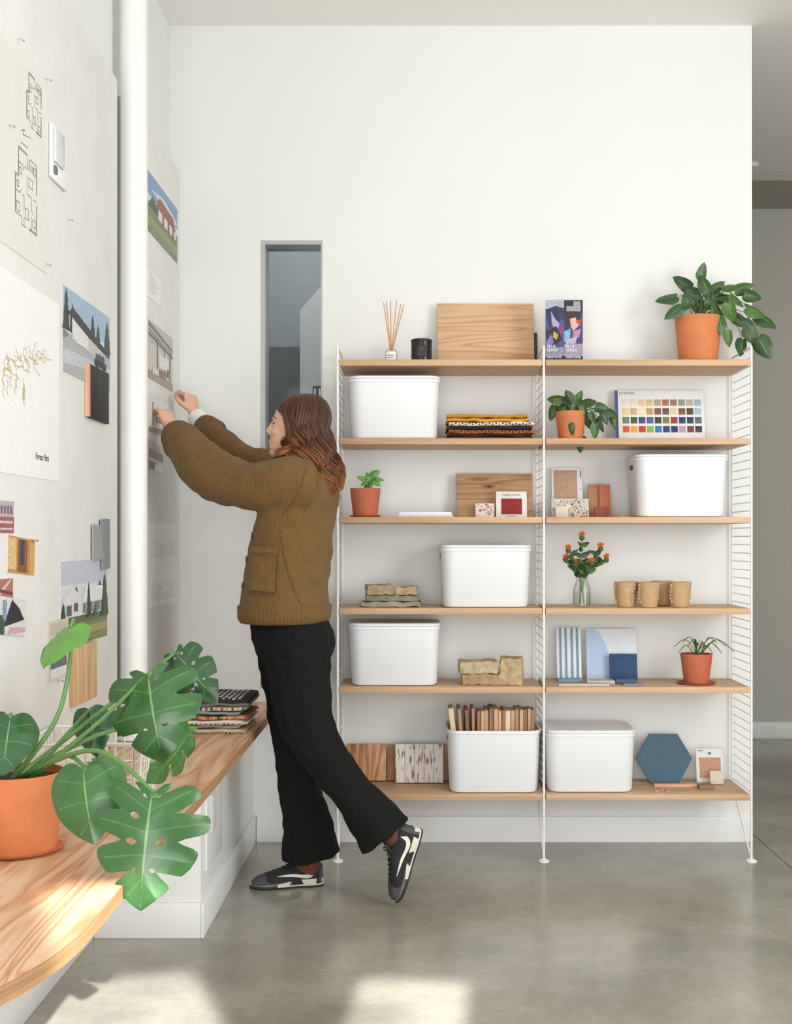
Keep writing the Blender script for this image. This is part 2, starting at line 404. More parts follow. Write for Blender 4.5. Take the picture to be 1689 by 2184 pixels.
pinned('photo_print', 'photo print of a low black-roofed house with driveway and car', 'photo', 133, 233, 678, 838, [
    (SK, rc(0, 1, .45, 1)), ((200, 214, 232), rc(0, 1, .45, .62)), ((34, 44, 40), tree(.06, .5, .07, .5)), ((40, 54, 46), tree(.18, .5, .06, .36)), ((40, 54, 46), tree(.6, .55, .06, .34)), ((46, 62, 50), tree(.72, .5, .06, .3)), ((40, 56, 46), tree(.93, .5, .08, .42)),
    ((172, 174, 184), rc(0, 1, 0, .46)), ((196, 198, 206), [(0, .1), (1, .22), (1, .3), (0, .28)]), ((118, 124, 96), [(.0, .38), (.12, .46), (.0, .5)]), ((196, 192, 188), [(.16, .42), (.72, .36), (.72, .58), (.16, .72)]), ((226, 224, 222), [(.18, .44), (.5, .4), (.5, .56), (.18, .66)]), ((38, 38, 42), [(.08, .72), (.5, .56), (.98, .44), (.98, .5), (.55, .66), (.2, .8)]), ((64, 70, 78), rc(.66, .86, .3, .42)), ((30, 32, 40), rc(.63, .9, .26, .34)), ((20, 20, 22), rc(.66, .71, .23, .28)), ((20, 20, 22), rc(.82, .87, .23, .28))])
o, q = pinned('photo_print', 'small photo print of a red and white brick facade at the left edge', 'photo', -30, 28, 1070, 1137, [((190, 176, 190), rc(0, 1, .5, 1)), ((176, 88, 84), rc(0, 1, 0, .5)), ((220, 200, 200), rc(.1, .95, .3, .38)), ((220, 200, 200), rc(.1, .95, .1, .16))]+[((118, 96, 112), rc(.5+.12*k, .56+.12*k, .6, .85)) for k in range(4)])
pinned('photo_print', 'small curled photo print of an orange lit interior with curtains', 'photo', 15, 72, 1147, 1222, [((214, 140, 62), rc(0, 1, 0, 1)), ((236, 190, 120), rc(0, .3, .1, .95)), ((150, 84, 36), rc(.36, .72, .05, .95)), ((52, 66, 92), rc(.44, .6, .25, .95)), ((226, 164, 82), rc(.8, 1, .0, .9))], rot=-4)
pinned('photo_print', 'photo print of red timber roof rafters, at the left edge below the brick facade print', 'photo', -25, 26, 1233, 1300, [((186, 110, 94), rc(0, 1, .3, 1)), ((224, 190, 178), [(.2, .3), (.9, .9), (.9, 1), (.1, .4)]), ((120, 60, 52), [(0, .7), (1, .45), (1, .55), (0, .82)]), ((226, 214, 208), rc(0, 1, 0, .3))])
pinned('photo_print', 'cut-out photo print of seated people in dark and pink clothes', 'photo', -30, 52, 1268, 1345, [((224, 220, 222), rc(0, 1, 0, 1)), ((36, 36, 46), [(.4, .2), (.95, .45), (.8, .75), (.6, .95), (.5, .6)]), ((216, 168, 176), [(.5, .0), (.98, .12), (.98, .25), (.55, .2)]), ((46, 86, 66), rc(0, .42, .0, .5)), ((128, 150, 200), rc(.36, .46, .4, .9))], rot=-6, gap=.003)
for px, w_, l, r_, pb in ((193, 20, 'shorter light grey felt swatch strip pinned above the white building print', 0, 1193), (211, 15, 'longer grey felt swatch strip pinned beside the white pipe', 2, 1213)):
    pinned('felt_swatch', l, 'swatch', px, px+w_, 1120 if px < 200 else 1108, pb, base=(158, 162, 162) if px < 200 else (138, 142, 146), th=.006 if px < 200 else .01, rot=r_, m=M_cloth, gap=.0035)
pinned('photo_print', 'photo print of a white pitched building among trees and yellow meadow', 'photo', 128, 227, 1192, 1355, [
    ((196, 200, 218), rc(0, 1, .35, 1)), ((218, 220, 230), rc(0, 1, .5, .72)), ((112, 128, 72), rc(0, 1, 0, .34)), ((92, 104, 62), rc(0, 1, .26, .36)), ((170, 152, 80), rc(.0, 1, .1, .2)), ((132, 140, 76), rc(.2, 1, .03, .08)),
    ((66, 84, 60), tree(.3, .4, .1, .3)), ((58, 78, 54), tree(.82, .4, .12, .34)), ((196, 198, 200), rc(.03, .98, .34, .5)), ((232, 232, 234), [(.42, .5), (1, .47), (.94, .66), (.5, .7)]), ((222, 222, 224), [(.03, .5), (.03, .58), (.22, .7), (.42, .56), (.42, .34), (.03, .34)]), ((112, 120, 122), rc(.44, .96, .36, .48)), ((168, 174, 176), rc(.5, .54, .36, .48)), ((168, 174, 176), rc(.64, .68, .36, .48)), ((168, 174, 176), rc(.8, .84, .36, .48)), ((84, 94, 96), rc(.1, .2, .36, .48)), ((84, 94, 96), rc(.25, .33, .4, .5)),
    (DG, tree(.56, .3, .05, .44)), ((52, 76, 50), tree(.93, .28, .09, .54)), (DG, tree(.04, .3, .05, .22)), ((70, 92, 58), tree(.7, .3, .05, .14))])
pinned('finish_sample', 'small pale tile sample with grey and cream bands beside the wood block', 'sample', 98, 141, 1318, 1440, [((198, 186, 168), rc(.1, .9, .76, .96)), ((160, 164, 166), rc(.1, .9, .42, .72)), ((104, 108, 112), rc(.1, .9, .2, .42)), ((226, 224, 220), rc(.1, .9, .04, .2))], base=(210, 202, 190), th=.006)
def block(px0, px1, pt, pb, th, gapx=.0006):
    Y0, Y1 = wy(px0), wy(px1); Z1, Z0 = ZP(pt, Y1), ZP(pb, Y1)
    return MB().box(XB+gapx, XB+th, Y0, Y1, Z0, Z1, .0015), Y0, Y1, Z0, Z1
M_pale = wood('pale_wood', [(0, (220, 188, 148)), (.7, (210, 172, 130)), (1, (196, 152, 110))], 'z', 9, 6, .55, .08, .1)
mb, *_ = block(148, 195, 1366, 1485, .018)
top(mb, 'wood_sample', M_pale, 'pale wooden block fixed to the pinboard below the meadow building print', 'wood sample')
M_char = mat('charred_wood', (34, 33, 34), .55, .5, 30, 1., 40, stretch=(1, 4, .6))
M_cut = wood('cut_wood_edge', [(0, (222, 176, 140)), (1, (200, 146, 110))], 'z', 12, 5, .6, .08, .1)
mb, Y0, Y1, Z0, Z1 = block(184, 224, 797, 905, .013, .003)
ch = thing('charred_wood_sample', 'charred black wood sample with raw pinkish edge hung below the house print', 'wood sample', (XB, Y0, Z0))
part(mb, 'charred_face', M_char, ch)
part(MB().box(XB+.0006, XB+.013, Y0-.02, Y0-.0005, Z0+.002, Z1-.002, .001), 'raw_edge', M_cut, ch)
# second panel
pinned('photo_print', 'photo print of a red barn house in a green meadow, behind the pipe', 'photo', 292, 377, 447, 562, [
    ((110, 150, 206), rc(0, 1, .55, 1)), ((206, 216, 228), [(.3, .75), (.6, .7), (.9, .62), (1, .72), (.8, .8), (.6, .85)]), ((216, 222, 230), rc(.2, 1, .52, .62)), ((110, 124, 74), rc(0, 1, 0, .5)), ((140, 146, 88), rc(0, 1, .1, .28)), ((122, 134, 80), rc(.3, .8, .0, .16)), ((60, 78, 48), tree(.36, .44, .12, .22)), ((60, 78, 48), tree(.5, .46, .1, .16)), ((226, 222, 216), rc(.48, .95, .38, .56)), ((160, 72, 50), [(.42, .56), (.95, .52), (.88, .72), (.52, .78)]), ((172, 70, 50), rc(.58, .63, .38, .56)), ((172, 70, 50), rc(.72, .77, .38, .56)), ((172, 70, 50), rc(.85, .9, .38, .56))])
pinned('letter_sheet', 'white typed letter sheet pinned below the red barn print', 'paper', 294, 341, 598, 655, base=(242, 242, 241), lines=[[(.5, .94-.07*k), (.62+.3*r2.random(), .94-.07*k)] for k in range(11)], lw=.0006, lc=(150, 155, 165))
pinned('photo_print', 'photo print of a timber pergola interior, behind the pipe', 'photo', 290, 367, 722, 835, [
    ((210, 202, 192), rc(0, 1, 0, 1)), ((178, 190, 204), rc(.3, 1, .62, 1)), ((142, 106, 80), [(.3, .9), (1, .72), (1, .78), (.3, .98)]), ((126, 92, 70), [(.3, .74), (1, .59), (1, .64), (.3, .8)]), ((160, 126, 98), [(.3, .82), (1, .66), (1, .69), (.3, .86)]), ((118, 88, 68), rc(.53, .56, .1, .78)), ((118, 88, 68), rc(.9, .93, .1, .68)), ((118, 88, 68), rc(.74, .76, .16, .7)), ((232, 230, 226), rc(.58, .88, .3, .52)), ((170, 144, 122), rc(.3, 1, .0, .14)), ((126, 110, 98), rc(.6, .8, .12, .26)), ((224, 220, 214), rc(.4, .56, .12, .22)), ((96, 116, 82), rc(.82, .88, .2, .34))])
pinned('photo_print', 'photo print of a cream lounge interior held by the person', 'photo', 290, 366, 862, 940, [((232, 226, 220), rc(0, 1, 0, 1)), ((196, 120, 100), rc(.5, .68, .3, .46)), ((166, 140, 120), rc(.3, 1, .02, .16)), ((242, 240, 236), rc(.6, .95, .5, .9)), ((150, 126, 108), rc(.41, .45, .2, .8)), ((110, 96, 86), rc(.72, .9, .2, .34))], rot=2)
pinned('photo_print', 'photo print of a dim brown kitchen interior, lowest beside the pipe', 'photo', 290, 352, 948, 1015, [((218, 212, 208), rc(0, 1, 0, 1)), ((150, 126, 110), rc(.4, .9, .44, .7)), ((120, 106, 98), rc(.4, .66, .1, .34)), ((236, 234, 230), rc(.6, .9, .1, .3)), ((190, 176, 164), rc(.5, .8, .72, .9))], rot=-2)
sk = []
for v0 in (.08, .6):
    for u0 in (.36, .69):
        b_ = v0+r2.uniform(-.01, .02)
        sk += [[(u0-.02, b_), (u0+.27, b_+.006)], [(u0, b_), (u0, b_+.12), (u0+.07, b_+.19), (u0+.13, b_+.12), (u0+.13, b_)], [(u0+.13, b_+.1), (u0+.24, b_+.1), (u0+.24, b_)], [(u0+.07, b_+.19), (u0+.19, b_+.17), (u0+.24, b_+.1)]]
        for k in range(5): sk.append([(u0+.145+.02*k, b_), (u0+.145+.02*k, b_+.09)])
        sk += [rl(u0+.03, u0+.06, b_+.03, b_+.09), rl(u0+.08, u0+.11, b_, b_+.08)]
        tx_, ty_ = u0+.25, b_+.14
        sk.append([(tx_+.03*math.cos(a_*1.1)*(1+.2*math.sin(a_*3)), ty_+.05*math.sin(a_*1.1)) for a_ in range(12)]+[(tx_, b_)])
pinned('drawing_sheet', 'translucent sheet with faint pencil elevations, low beside the pipe', 'drawing', 290, 372, 1117, 1284, base=(240, 239, 236), lines=sk, lw=.0006, lc=(172, 174, 178))
# alarm strobe on the board
Ya, Yb = wy(103), wy(137); za, zb = ZP(410, Yb), ZP(297, Yb)
al = thing('alarm_strobe', 'slim white wall alarm strobe with ribbed clear lens on the pinboard', 'alarm', (XB, (Ya+Yb)/2, za))
part(MB().box(XB+.0005, XB+.01, Ya, Yb, za, zb, .004), 'housing', M_white, al)
ln = MB((216, 219, 219)); ln.box(XB+.01, XB+.018, Ya+.01, Yb-.05, za+.045, zb-.01, .004)
for k in range(9): ln.box(XB+.018, XB+.019, Ya+.014, Yb-.054, za+.055+.0095*k, za+.058+.0095*k)
part(ln, 'strobe_lens', mat('strobe_lens', None, .2, .03, 40), al)
part(MB((110, 112, 114)).box(XB+.01, XB+.016, Ya+.012, Ya+.036, za+.014, za+.036, .003), 'reflector', M_vc, al)
# push pins
for px, py, lab in ((37, 82, 'steel push pin near the top of the pinboard above the floor plans'), (17, 266, 'steel push pin at the left of the upper floor plan'), (97, 168, 'steel push pin holding the corner of the tracing sheet'), (143, 467, 'steel push pin alone on bare board right of the tracing sheet'),
                    (95, 562, 'steel push pin at the lower corner of the tracing sheet'), (66, 1150, 'steel push pin holding the orange interior print'), (372, 452, 'steel push pin at the corner of the red barn print'), (205, 1122, 'steel push pin holding the grey felt strips'), (122, 1450, 'steel push pin below the banded tile sample')):
    y = wy(px); z = ZP(py, y)
    m_ = MB(); m_.tube([(XB+.001, y, z), (XB+.014, y+.003, z-.004)], .0011, 8); m_.lathe([(0, 0), (.0035, 0), (.0035, .002), (0, .002)], (0, 0, 0), 12, Matrix.Translation((XB+.014, y+.003, z-.004)) @ Matrix.Rotation(R(90), 4, 'Y'))
    top(m_, 'push_pin', M_steel, lab, 'push pin', 'push pins on the pinboard')

# ------------------------------------------------------------------ bench and base cabinet
ZB = .579
XE = -.579
outl = [(-1.033, YW-.002), (XE, YW-.002), (XE, 2.1)]+[(-1.033+.454*math.cos(R(a)), 2.1-.62*math.sin(R(a))) for a in range(6, 90, 6)]+[(-1.033, 1.48)]
bt = thing('bench_top', 'long plywood bench top with a rounded end running along the pinboard', 'bench', (XE-.2, 3.3, ZB-.03))
part(MB().prism([(x, y, ZB-.03) for x, y in outl], (0, 0, .03)), 'panel', M_ply, bt)
ed = MB()
pts = outl[1:-1]
for (x0, y0), (x1, y1) in zip(pts, pts[1:]):
    ed.prism([(x0, y0, ZB-.0297), (x1, y1, ZB-.0297), (x1+.0012, y1-.0006, ZB-.0297), (x0+.0012, y0-.0006, ZB-.0297)], (0, 0, .0292))
part(ed, 'edge_band', M_plyedge, bt, 'layered plywood edge')
cb = thing('base_cabinet', 'white built-in base cabinet under the plywood bench', 'cabinet', (-.86, 4.37, 0))
part(MB().box(XL+.0006, -.688, 3.774, YW-.001, .0005, ZB-.0305, .001), 'body', M_trim, cb)
part(MB().box(-.688, -.677, 3.763, YW-.013, .0005, .112, .002).box(XL+.013, -.688, 3.763, 3.774, .0005, .112, .002), 'plinth', M_trim, cb)
dr = part(MB().box(-.688, -.68, 3.84, 4.14, .19, .505, .002), 'door', M_trim, cb)
part(MB((222, 222, 221)).box(-.68, -.674, 3.9, 3.98, .3, .42, .002), 'access_plate', M_vc, cb)

# ------------------------------------------------------------------ shelving unit
LX = (-.319, .4827, 1.2896); YS0, YS1 = 4.66, 4.955
SZ = [1.951, 1.645, 1.339, .985, .679, .262]
su = thing('shelving_unit', 'white wire ladder shelving unit with two bays of oak shelves', 'shelf', (.485, 4.8, 0))
for x in LX:
    ld = MB(); yf, yb = 4.667, 4.948
    ld.tube([(x, yf, .008), (x, yf, 2.0)], .0046, 8); ld.tube([(x, yb, .235), (x, yb, 2.0)], .0046, 8)
    ld.tube([(x, yb, .24), (x, yf+.004, .012)], .0042, 8); ld.tube([(x, yf, 2.0), (x, yb, 2.0)], .0046, 8)
    z = .235
    while z < 1.99: ld.tube([(x, yf, z), (x, yb, z)], .0022, 6); z += .0332
    lo = part(ld, 'side_ladder', M_white, su)
    part(MB().lathe([(0, 0), (.021, 0), (.021, .004), (.007, .012), (0, .012)], (x, yf, 0), 24), 'foot', M_white, lo)
for xa, xb in ((LX[0]+.0075, LX[1]-.0075), (LX[1]+.0075, LX[2]-.0075)):
    for z in SZ:
        part(MB().box(xa, xb, YS0, YS1, z-.024, z, .0015), 'shelf', M_oak, su)
ZE = .0006
def lean(mb, px0, px1, h, Y0, z, t, ang, b=.001):
    x0, x1 = XP(px0, Y0), XP(px1, Y0)
    M = Matrix.Translation((0, Y0, z+ZE+t*math.sin(R(ang)))) @ Matrix.Rotation(-R(ang), 4, 'X')
    mb.box(x0, x1, 0, t, 0, h, b, M); return M, x0, x1
TXF = Matrix(((1, 0, 0, 0), (0, 0, -1, 0), (0, 1, 0, 0), (0, 0, 0, 1)))
def fpoly(mb, M, x0, x1, h, polys, k0=0):
    for k, (c, pl) in enumerate(polys): mb.poly([(lerp(x0, x1, u), -.0002-.0001*(k+k0), h*v) for u, v in pl], M, c)

# ------------------------------------------------------------------ storage bins
def rrect(x0, x1, y0, y1, r, n=7):
    o = []
    for cx, cy, a in ((x1-r, y1-r, 0), (x0+r, y1-r, 90), (x0+r, y0+r, 180), (x1-r, y0+r, 270)):
        for k in range(n): t = R(a+90*k/(n-1)); o.append((cx+r*math.cos(t), cy+r*math.sin(t)))
    return o
def loop_loft(mb, loops, cap0=True, cap1=True, colf=None):
    n = len(loops[0]); vs = [p for l in loops for p in l]; fs = []
    for i in range(len(loops)-1):
        for k in range(n): k2 = (k+1) % n; fs.append([i*n+k, i*n+k2, (i+1)*n+k2, (i+1)*n+k])
    if cap0: fs.append(list(range(n)))
    if cap1: fs.append([(len(loops)-1)*n+k for k in range(n)])
    return mb.add(vs, fs, None, [colf(f, n) for f in fs] if colf else None)
def storage_bin(label, x0, x1, z, lid=True, y0=4.672, d=.27, h=.245, group='white storage bins'):
    t = thing('storage_bin', label, 'storage bin', ((x0+x1)/2, y0+d/2, z), group)
    y1 = y0+d; hb = h-.012 if lid else h
    def L(e, zz, r=.05): return [(x, y, z+ZE+zz) for x, y in rrect(x0+e, x1-e, y0+e, y1-e, r)]
    mb = MB(); loops = [L(.03, 0, .03), L(.018, .003, .04), L(.012, .012, .045), L(.004, hb-.02), L(.003, hb-.012), L(0, hb-.012), L(0, hb), L(.005, hb), L(.008, hb-.012), L(.016, .02, .04), L(.03, .012, .03)]
    loop_loft(mb, loops); part(mb, 'body', M_bin, t)
    if lid:
        mb = MB(); loops = [L(.0015, hb+.0003), L(-.001, hb+.002), L(-.001, hb+.009), L(.003, hb+.0125), L(.012, hb+.0128), L(.016, hb+.0105), L(.05, hb+.0105)]
        loop_loft(mb, loops); part(mb, 'lid', M_bin, t)
    for sx, xx in ((-1, x0+.0045), (1, x1-.0045)):
        ym = y0+d/2; zz = z+h-.045
        part(MB((70, 66, 64)).prism([(xx, ym+.04*math.cos(a), zz+.011*math.sin(a)) for a in [2*PI*k/20 for k in range(20)]], (sx*.0012, 0, 0)), 'handle_hole', M_vc, t)
    return t
def bx(px, Y=4.675): return XP(px, Y)
storage_bin('white lidded plastic bin on the second shelf, beside the folded textiles', bx(742), bx(939), SZ[1])
storage_bin('white lidded plastic bin below the color chart, its left side handle hole showing', bx(1357), bx(1558), SZ[2])
storage_bin('white lidded plastic bin beside the thin grey flagstones', bx(938), bx(1135), SZ[3])
storage_bin('white lidded plastic bin beside the stacked sandstone blocks', bx(742), bx(939), SZ[4])
storage_bin('white lidded plastic bin on the bottom shelf, beside the blue hexagon tile', bx(1164), bx(1359), SZ[5])
ob = storage_bin('open white plastic bin filled with upright wood samples', bx(953), bx(1155), SZ[5], lid=False, y0=4.664)

# wood samples in the open bin
cols = [(220, 188, 150), (204, 164, 124), (230, 206, 172), (182, 138, 104), (212, 174, 134), (226, 200, 166), (164, 116, 88), (198, 150, 112)]
WM = [wood('sample_wood_%d' % i, [(0, c), (.6, tuple(int(x*.93) for x in c)), (1, tuple(int(x*.78) for x in c))], 'z', 14, 5, .6, .12, .08, i*1.7) for i, c in enumerate(cols)]
names = ['pale', 'tan', 'cream', 'brown', 'honey', 'ivory', 'dark brown', 'amber']
ordn = ['leftmost', 'second', 'third', 'fourth', 'fifth', 'sixth', 'seventh', 'eighth', 'ninth', 'tenth', 'eleventh', 'twelfth', 'thirteenth', 'fourteenth', 'fifteenth', 'sixteenth', 'seventeenth', 'eighteenth', 'nineteenth', 'twentieth', 'twenty-first', 'twenty-second', 'twenty-third', 'twenty-fourth', 'twenty-fifth', 'twenty-sixth', 'twenty-seventh', 'twenty-eighth']
x = .15; i = 0
while x < .45:
    th = rnd.choice((.011, .014, .017, .02)); k = (i*3+rnd.randint(0, 2)) % 8
    if x+th > .452: break
    hh = rnd.uniform(.302, .311); tilt = R((-7, -5, -3, -1.2)[i]) if i < 4 else R(rnd.uniform(-.2, .2))
    y0 = 4.705+rnd.uniform(0, .008); dd = rnd.choice((.09, .12, .14))
    M = Matrix.Translation((x, y0, SZ[5]+.0145+abs(math.sin(tilt))*th)) @ Matrix.Rotation(tilt, 4, 'Y')
    mb = MB().box(0, th, 0, dd, 0, hh, .0008, M=M)
    top(mb, 'wood_sample', WM[k], '%s wood sample strip in the open bin, %s%s' % (names[k], ordn[i], ' one' if i == 0 else ' from its left end'), 'wood sample', 'wood samples in the open bin')
    x += th+(.004 if i < 4 else .0018); i += 1

# ------------------------------------------------------------------ top shelf
z = SZ[0]; Y = 4.76
x = XP(834, Y)
df = thing('reed_diffuser', 'small glass reed diffuser bottle with fanned wooden reeds', 'diffuser', (x, Y, z))
part(MB().lathe([(0, ZE), (.024, ZE), (.025, .004), (.025, .045), (.02, .054), (.009, .06), (.009, .074), (.0065, .074), (.0065, .06), (.018, .051), (.0225, .044), (.0225, .006), (0, .006)], (x, Y, z), 32), 'bottle', M_vase, df)
part(MB((226, 205, 160)).lathe([(0, .0065), (.022, .0065), (.022, .03), (0, .03)], (x, Y, z), 28), 'oil', mat('diffuser_oil', (230, 214, 176), .1, 0, 5, trans=.8), df)
lb = MB((240, 238, 232))
for k in range(10):
    a0, a1 = R(-90-50+10*k), R(-90-50+10*(k+1)); r = .0256
    lb.poly([(x+r*math.cos(a0), Y+r*math.sin(a0), z+.01), (x+r*math.cos(a1), Y+r*math.sin(a1), z+.01), (x+r*math.cos(a1), Y+r*math.sin(a1), z+.043), (x+r*math.cos(a0), Y+r*math.sin(a0), z+.043)])
lb.color((80, 80, 80)); lb.box(x-.013, x+.013, Y-.0264, Y-.026, z+.026, z+.029).box(x-.01, x+.01, Y-.0264, Y-.026, z+.018, z+.02)
part(lb, 'label', M_vc, df)
rd = MB((206, 152, 98))
for px, py in ((818, 645), (824, 643), (833, 642), (846, 641), (855, 648), (861, 650)):
    e = P(px, py, Y+rnd.uniform(-.03, .03)); rd.tube([(x+(e.x-x)*-.06, Y, z+.02), e], .0019, 6)
part(rd, 'reeds', M_vc, df)
x = XP(899, Y)
cn = thing('candle', 'black jar candle with a dark label between diffuser and cedar board', 'candle', (x, Y, z))
part(MB().lathe([(0, ZE), (.04, ZE), (.042, .003), (.042, .082), (.0375, .082), (.0375, .06), (0, .06)], (x, Y, z), 40), 'jar', mat('black_glass', (22, 21, 22), .25, .05, 10), cn)
part(MB().lathe([(.0425, .083), (.0425, .09), (.039, .093), (0, .093), (0, .0832), (.0425, .083)], (x, Y, z), 40), 'lid', M_black, cn)
lb = MB((38, 36, 38)); lb.box(x-.018, x+.018, Y-.0434, Y-.0428, z+.02, z+.066); lb.color((120, 66, 74)).box(x-.009, x+.009, Y-.0437, Y-.0434, z+.05, z+.054).box(x-.006, x+.006, Y-.0437, Y-.0434, z+.042, z+.044)
part(lb, 'label', M_vc, cn)
M_cedar = wood('cedar_face', [(0, (214, 178, 142)), (.6, (208, 168, 130)), (.9, (198, 154, 116)), (1, (188, 140, 102))], 'x', 6.5, 13, .55, .05, .09, 4.1, .3)
mb = MB(); M, x0, x1 = lean(mb, 933, 1140, .272, 4.885, z, .02, 11)
o = top(mb, 'wood_board', M_cedar, 'wide pale cedar board with cathedral grain leaning on the top shelf', 'wood board')
mt = MB((120, 70, 44))
for k, wd in enumerate((.022, .03, .055)): mt.box(x1-.062, x1-.062+wd, -.0006, -.0002, .022-.006*k, .0245-.006*k, M=M)
part(mt, 'printed_lines', M_vc, o)
mb = MB((66, 68, 72)); lean(mb, 1128, 1147, .15, 4.915, z, .014, 9)
top(mb, 'sample_panel', M_vc, 'dark grey sample panel peeking out behind the cedar board', 'sample')
def fan_deck(label, px, Yc, rot, polys, wd=.074, hgt=.247):
    x = XP(px, Yc); t = thing('swatch_book', label, 'swatch book', (x, Yc, z), 'color swatch books on the top shelf')
    M = Matrix.Translation((x, Yc, z+ZE)) @ Matrix.Rotation(R(rot), 4, 'Z')
    part(MB((236, 234, 230)).box(-wd/2+.002, wd/2-.002, .003, .031, .002, hgt-.002, M=M), 'pages', M_paper, t)
    cv = MB((40, 40, 46)); cv.box(-wd/2, wd/2, 0, .003, 0, hgt, M=M).box(-wd/2, wd/2, .031, .034, 0, hgt, M=M)
    for k, (c, pl) in enumerate(polys): cv.poly([(-wd/2+wd*u, -.0002-.00008*k, hgt*v) for u, v in pl], M, c)
    part(cv, 'cover', M_photo, t, fixn=False)
    tx = MB((236, 234, 240))
    for body, size, zz, xo in (('PLUS', .0155, .058, -.03), ('SERIES', .0155, .043, -.03), ('PANTONE', .0125, .016, -.031)):
        tx.text(body, size, M @ Matrix.Translation((xo, -.0035, zz)) @ TXF, bold=.0002)
    part(tx, 'lettering', M_vc, t, fixn=False)
fan_deck('color swatch book with violet and yellow abstract cover beside cedar board', 1183, 4.74, -14, [((170, 176, 190), rc(0, 1, .84, 1)), ((76, 74, 130), rc(0, 1, .22, .86)), ((40, 42, 84), [(0, .84), (.5, .9), (1, .86), (.7, .6), (.2, .55)]), ((168, 162, 204), [(.3, .82), (.5, .7), (.75, .62), (.66, .5), (.35, .6)]), ((36, 32, 56), [(.0, .5), (.6, .58), (.9, .36), (.5, .26), (.1, .34)]), ((196, 170, 70), [(.45, .5), (.7, .44), (.6, .36), (.4, .4)]), ((130, 112, 170), [(.0, .3), (.3, .46), (.45, .32), (.2, .22)]), ((130, 74, 110), [(.7, .5), (1, .62), (1, .4)]), ((56, 52, 88), [(.6, .9), (1, .84), (1, .66), (.8, .7)]), ((140, 138, 166), rc(0, 1, .1, .24)), ((28, 28, 36), rc(0, 1, 0, .1))])
fan_deck('color swatch book with black top and blue, red abstract cover', 1223, 4.745, 2, [((30, 30, 34), rc(0, 1, 0, 1)), ((150, 152, 158), rc(.12, .88, .82, .98)), ((30, 30, 34), rc(.12, .5, .9, .98)), ((46, 56, 112), rc(0, 1, .3, .8)), ((46, 28, 36), [(.0, .8), (.9, .8), (.8, .64), (.3, .6), (.1, .5)]), ((214, 170, 154), [(.3, .7), (.6, .72), (.8, .6), (.5, .5), (.36, .58)]), ((180, 56, 52), [(.6, .66), (.95, .7), (.9, .58)]), ((116, 168, 202), [(.0, .5), (.35, .54), (.3, .36), (0, .32)]), ((190, 126, 160), [(.5, .5), (.9, .54), (.8, .4), (.45, .4)]), ((176, 168, 190), [(.1, .36), (.7, .42), (.6, .3), (.1, .3)]), ((150, 142, 160), rc(0, 1, .1, .3)), ((24, 24, 28), rc(0, 1, 0, .1))])
mb = MB((240, 240, 238))
for k in range(2): mb.box(XP(1300, 4.72)+.004*k, XP(1414, 4.72)-.006*k, 4.69, 4.87, z+ZE+.0022*k, z+ZE+.002+.0022*k)
top(mb, 'paper_sheets', M_vc, 'thin white papers lying flat on the top shelf beside the trailing plant', 'paper')

# ------------------------------------------------------------------ leaves and plants
HEART = [(0, 0), (.14, -.13), (.34, -.12), (.47, .08), (.48, .32), (.38, .6), (.2, .85), (0, 1.02)]
SLIM = [(0, 0), (.12, -.05), (.26, .05), (.33, .25), (.3, .5), (.2, .75), (.1, .9), (0, 1.02)]
def mix(a, b, t): return tuple(lerp(x, y, t) for x, y in zip(a, b))
def leaf(mb, A, T, nrm, wr=1., cut=0., lobes=4, ts=(0, .33, .67, 1), droop=.15, cup=.2, c1=(60, 100, 60), c2=(110, 150, 100), shape=HEART, us=(0, .06, .4, .75, 1), u0=.42, rib=False, seed=0):
    A = V(A); T = V(T); L = (T-A).length; yv = (T-A)/L; n = V(nrm); n = (n-yv*n.dot(yv)).normalized(); xv = yv.cross(n)
    S = spl(shape, 61); la, lb_ = lin(c1), lin(c2); rr = random.Random(seed)
    def E(t): f = t*60; i = min(int(f), 59); u = f-i; return (lerp(S[i][0], S[i+1][0], u), lerp(S[i][1], S[i+1][1], u))
    for sd in (-1, 1):
        gs = [0]+[cut*rr.uniform(.7, 1.3) for _ in range(lobes-1)]+[0]
        st_ = [u0+rr.uniform(-.1, .12) for _ in range(lobes+1)]
        hole = [rr.random() < .65 for _ in range(lobes+1)]
        for l in range(lobes):
            t0, t1 = l/lobes, (l+1)/lobes; tm = (t0+t1)/2; vs = []; fs = []; cs = []
            for i, tf in enumerate(ts):
                for u in us:
                    t = t0+(t1-t0)*tf
                    if cut:
                        b_ = l if t < tm else l+1
                        w_ = ((u-st_[b_])/(1-st_[b_]))**.6 if u > st_[b_] else 0
                        if .16 < u < .36 and 0 < b_ < lobes and hole[b_]: w_ = .55*math.sin(PI*(u-.16)/.2)
                        t = tm+(t-tm)*(1-gs[b_]*w_)
                    ex, ey = E(t); ry = .85*max(0, (t-.12)/.88)**1.05
                    k_ = 1-(.07*(abs(tf-.5)*2)**3 if cut and u > .9 else 0)
                    x = ex*u*k_; y = lerp(ry, ey, u*k_)
                    zz = -droop*y*y-cup*x*x*1.6+.018*math.sin(t*23+sd+seed)*u-(.055*abs(tf-.5)*u if cut else 0)
                    vs.append(A+xv*(x*sd*wr*L)+yv*(y*L)+n*(zz*L))
            m = len(us); nv = len(ts)-1
            for i in range(nv):
                for j in range(m-1):
                    fs.append([i*m+j, i*m+j+1, (i+1)*m+j+1, (i+1)*m+j])
                    cs.append(lb_ if j == 0 else (mix(la, lb_, .28) if rib and i == nv//2 and us[j] < .85 else la))
            mb.add(vs, fs, None, cs)
def stem(mb, A, B, r0, r1, sag=.0, col=(90, 130, 70), n=8, mid=None):
    A = V(A); B = V(B); mb.color(col)
    m = V(mid) if mid is not None else (A+B)/2+V((0, 0, sag))
    p = spl([A, m, B], n); mb.tube(p, [lerp(r0, r1, k/(n-1)) for k in range(n)], 7)
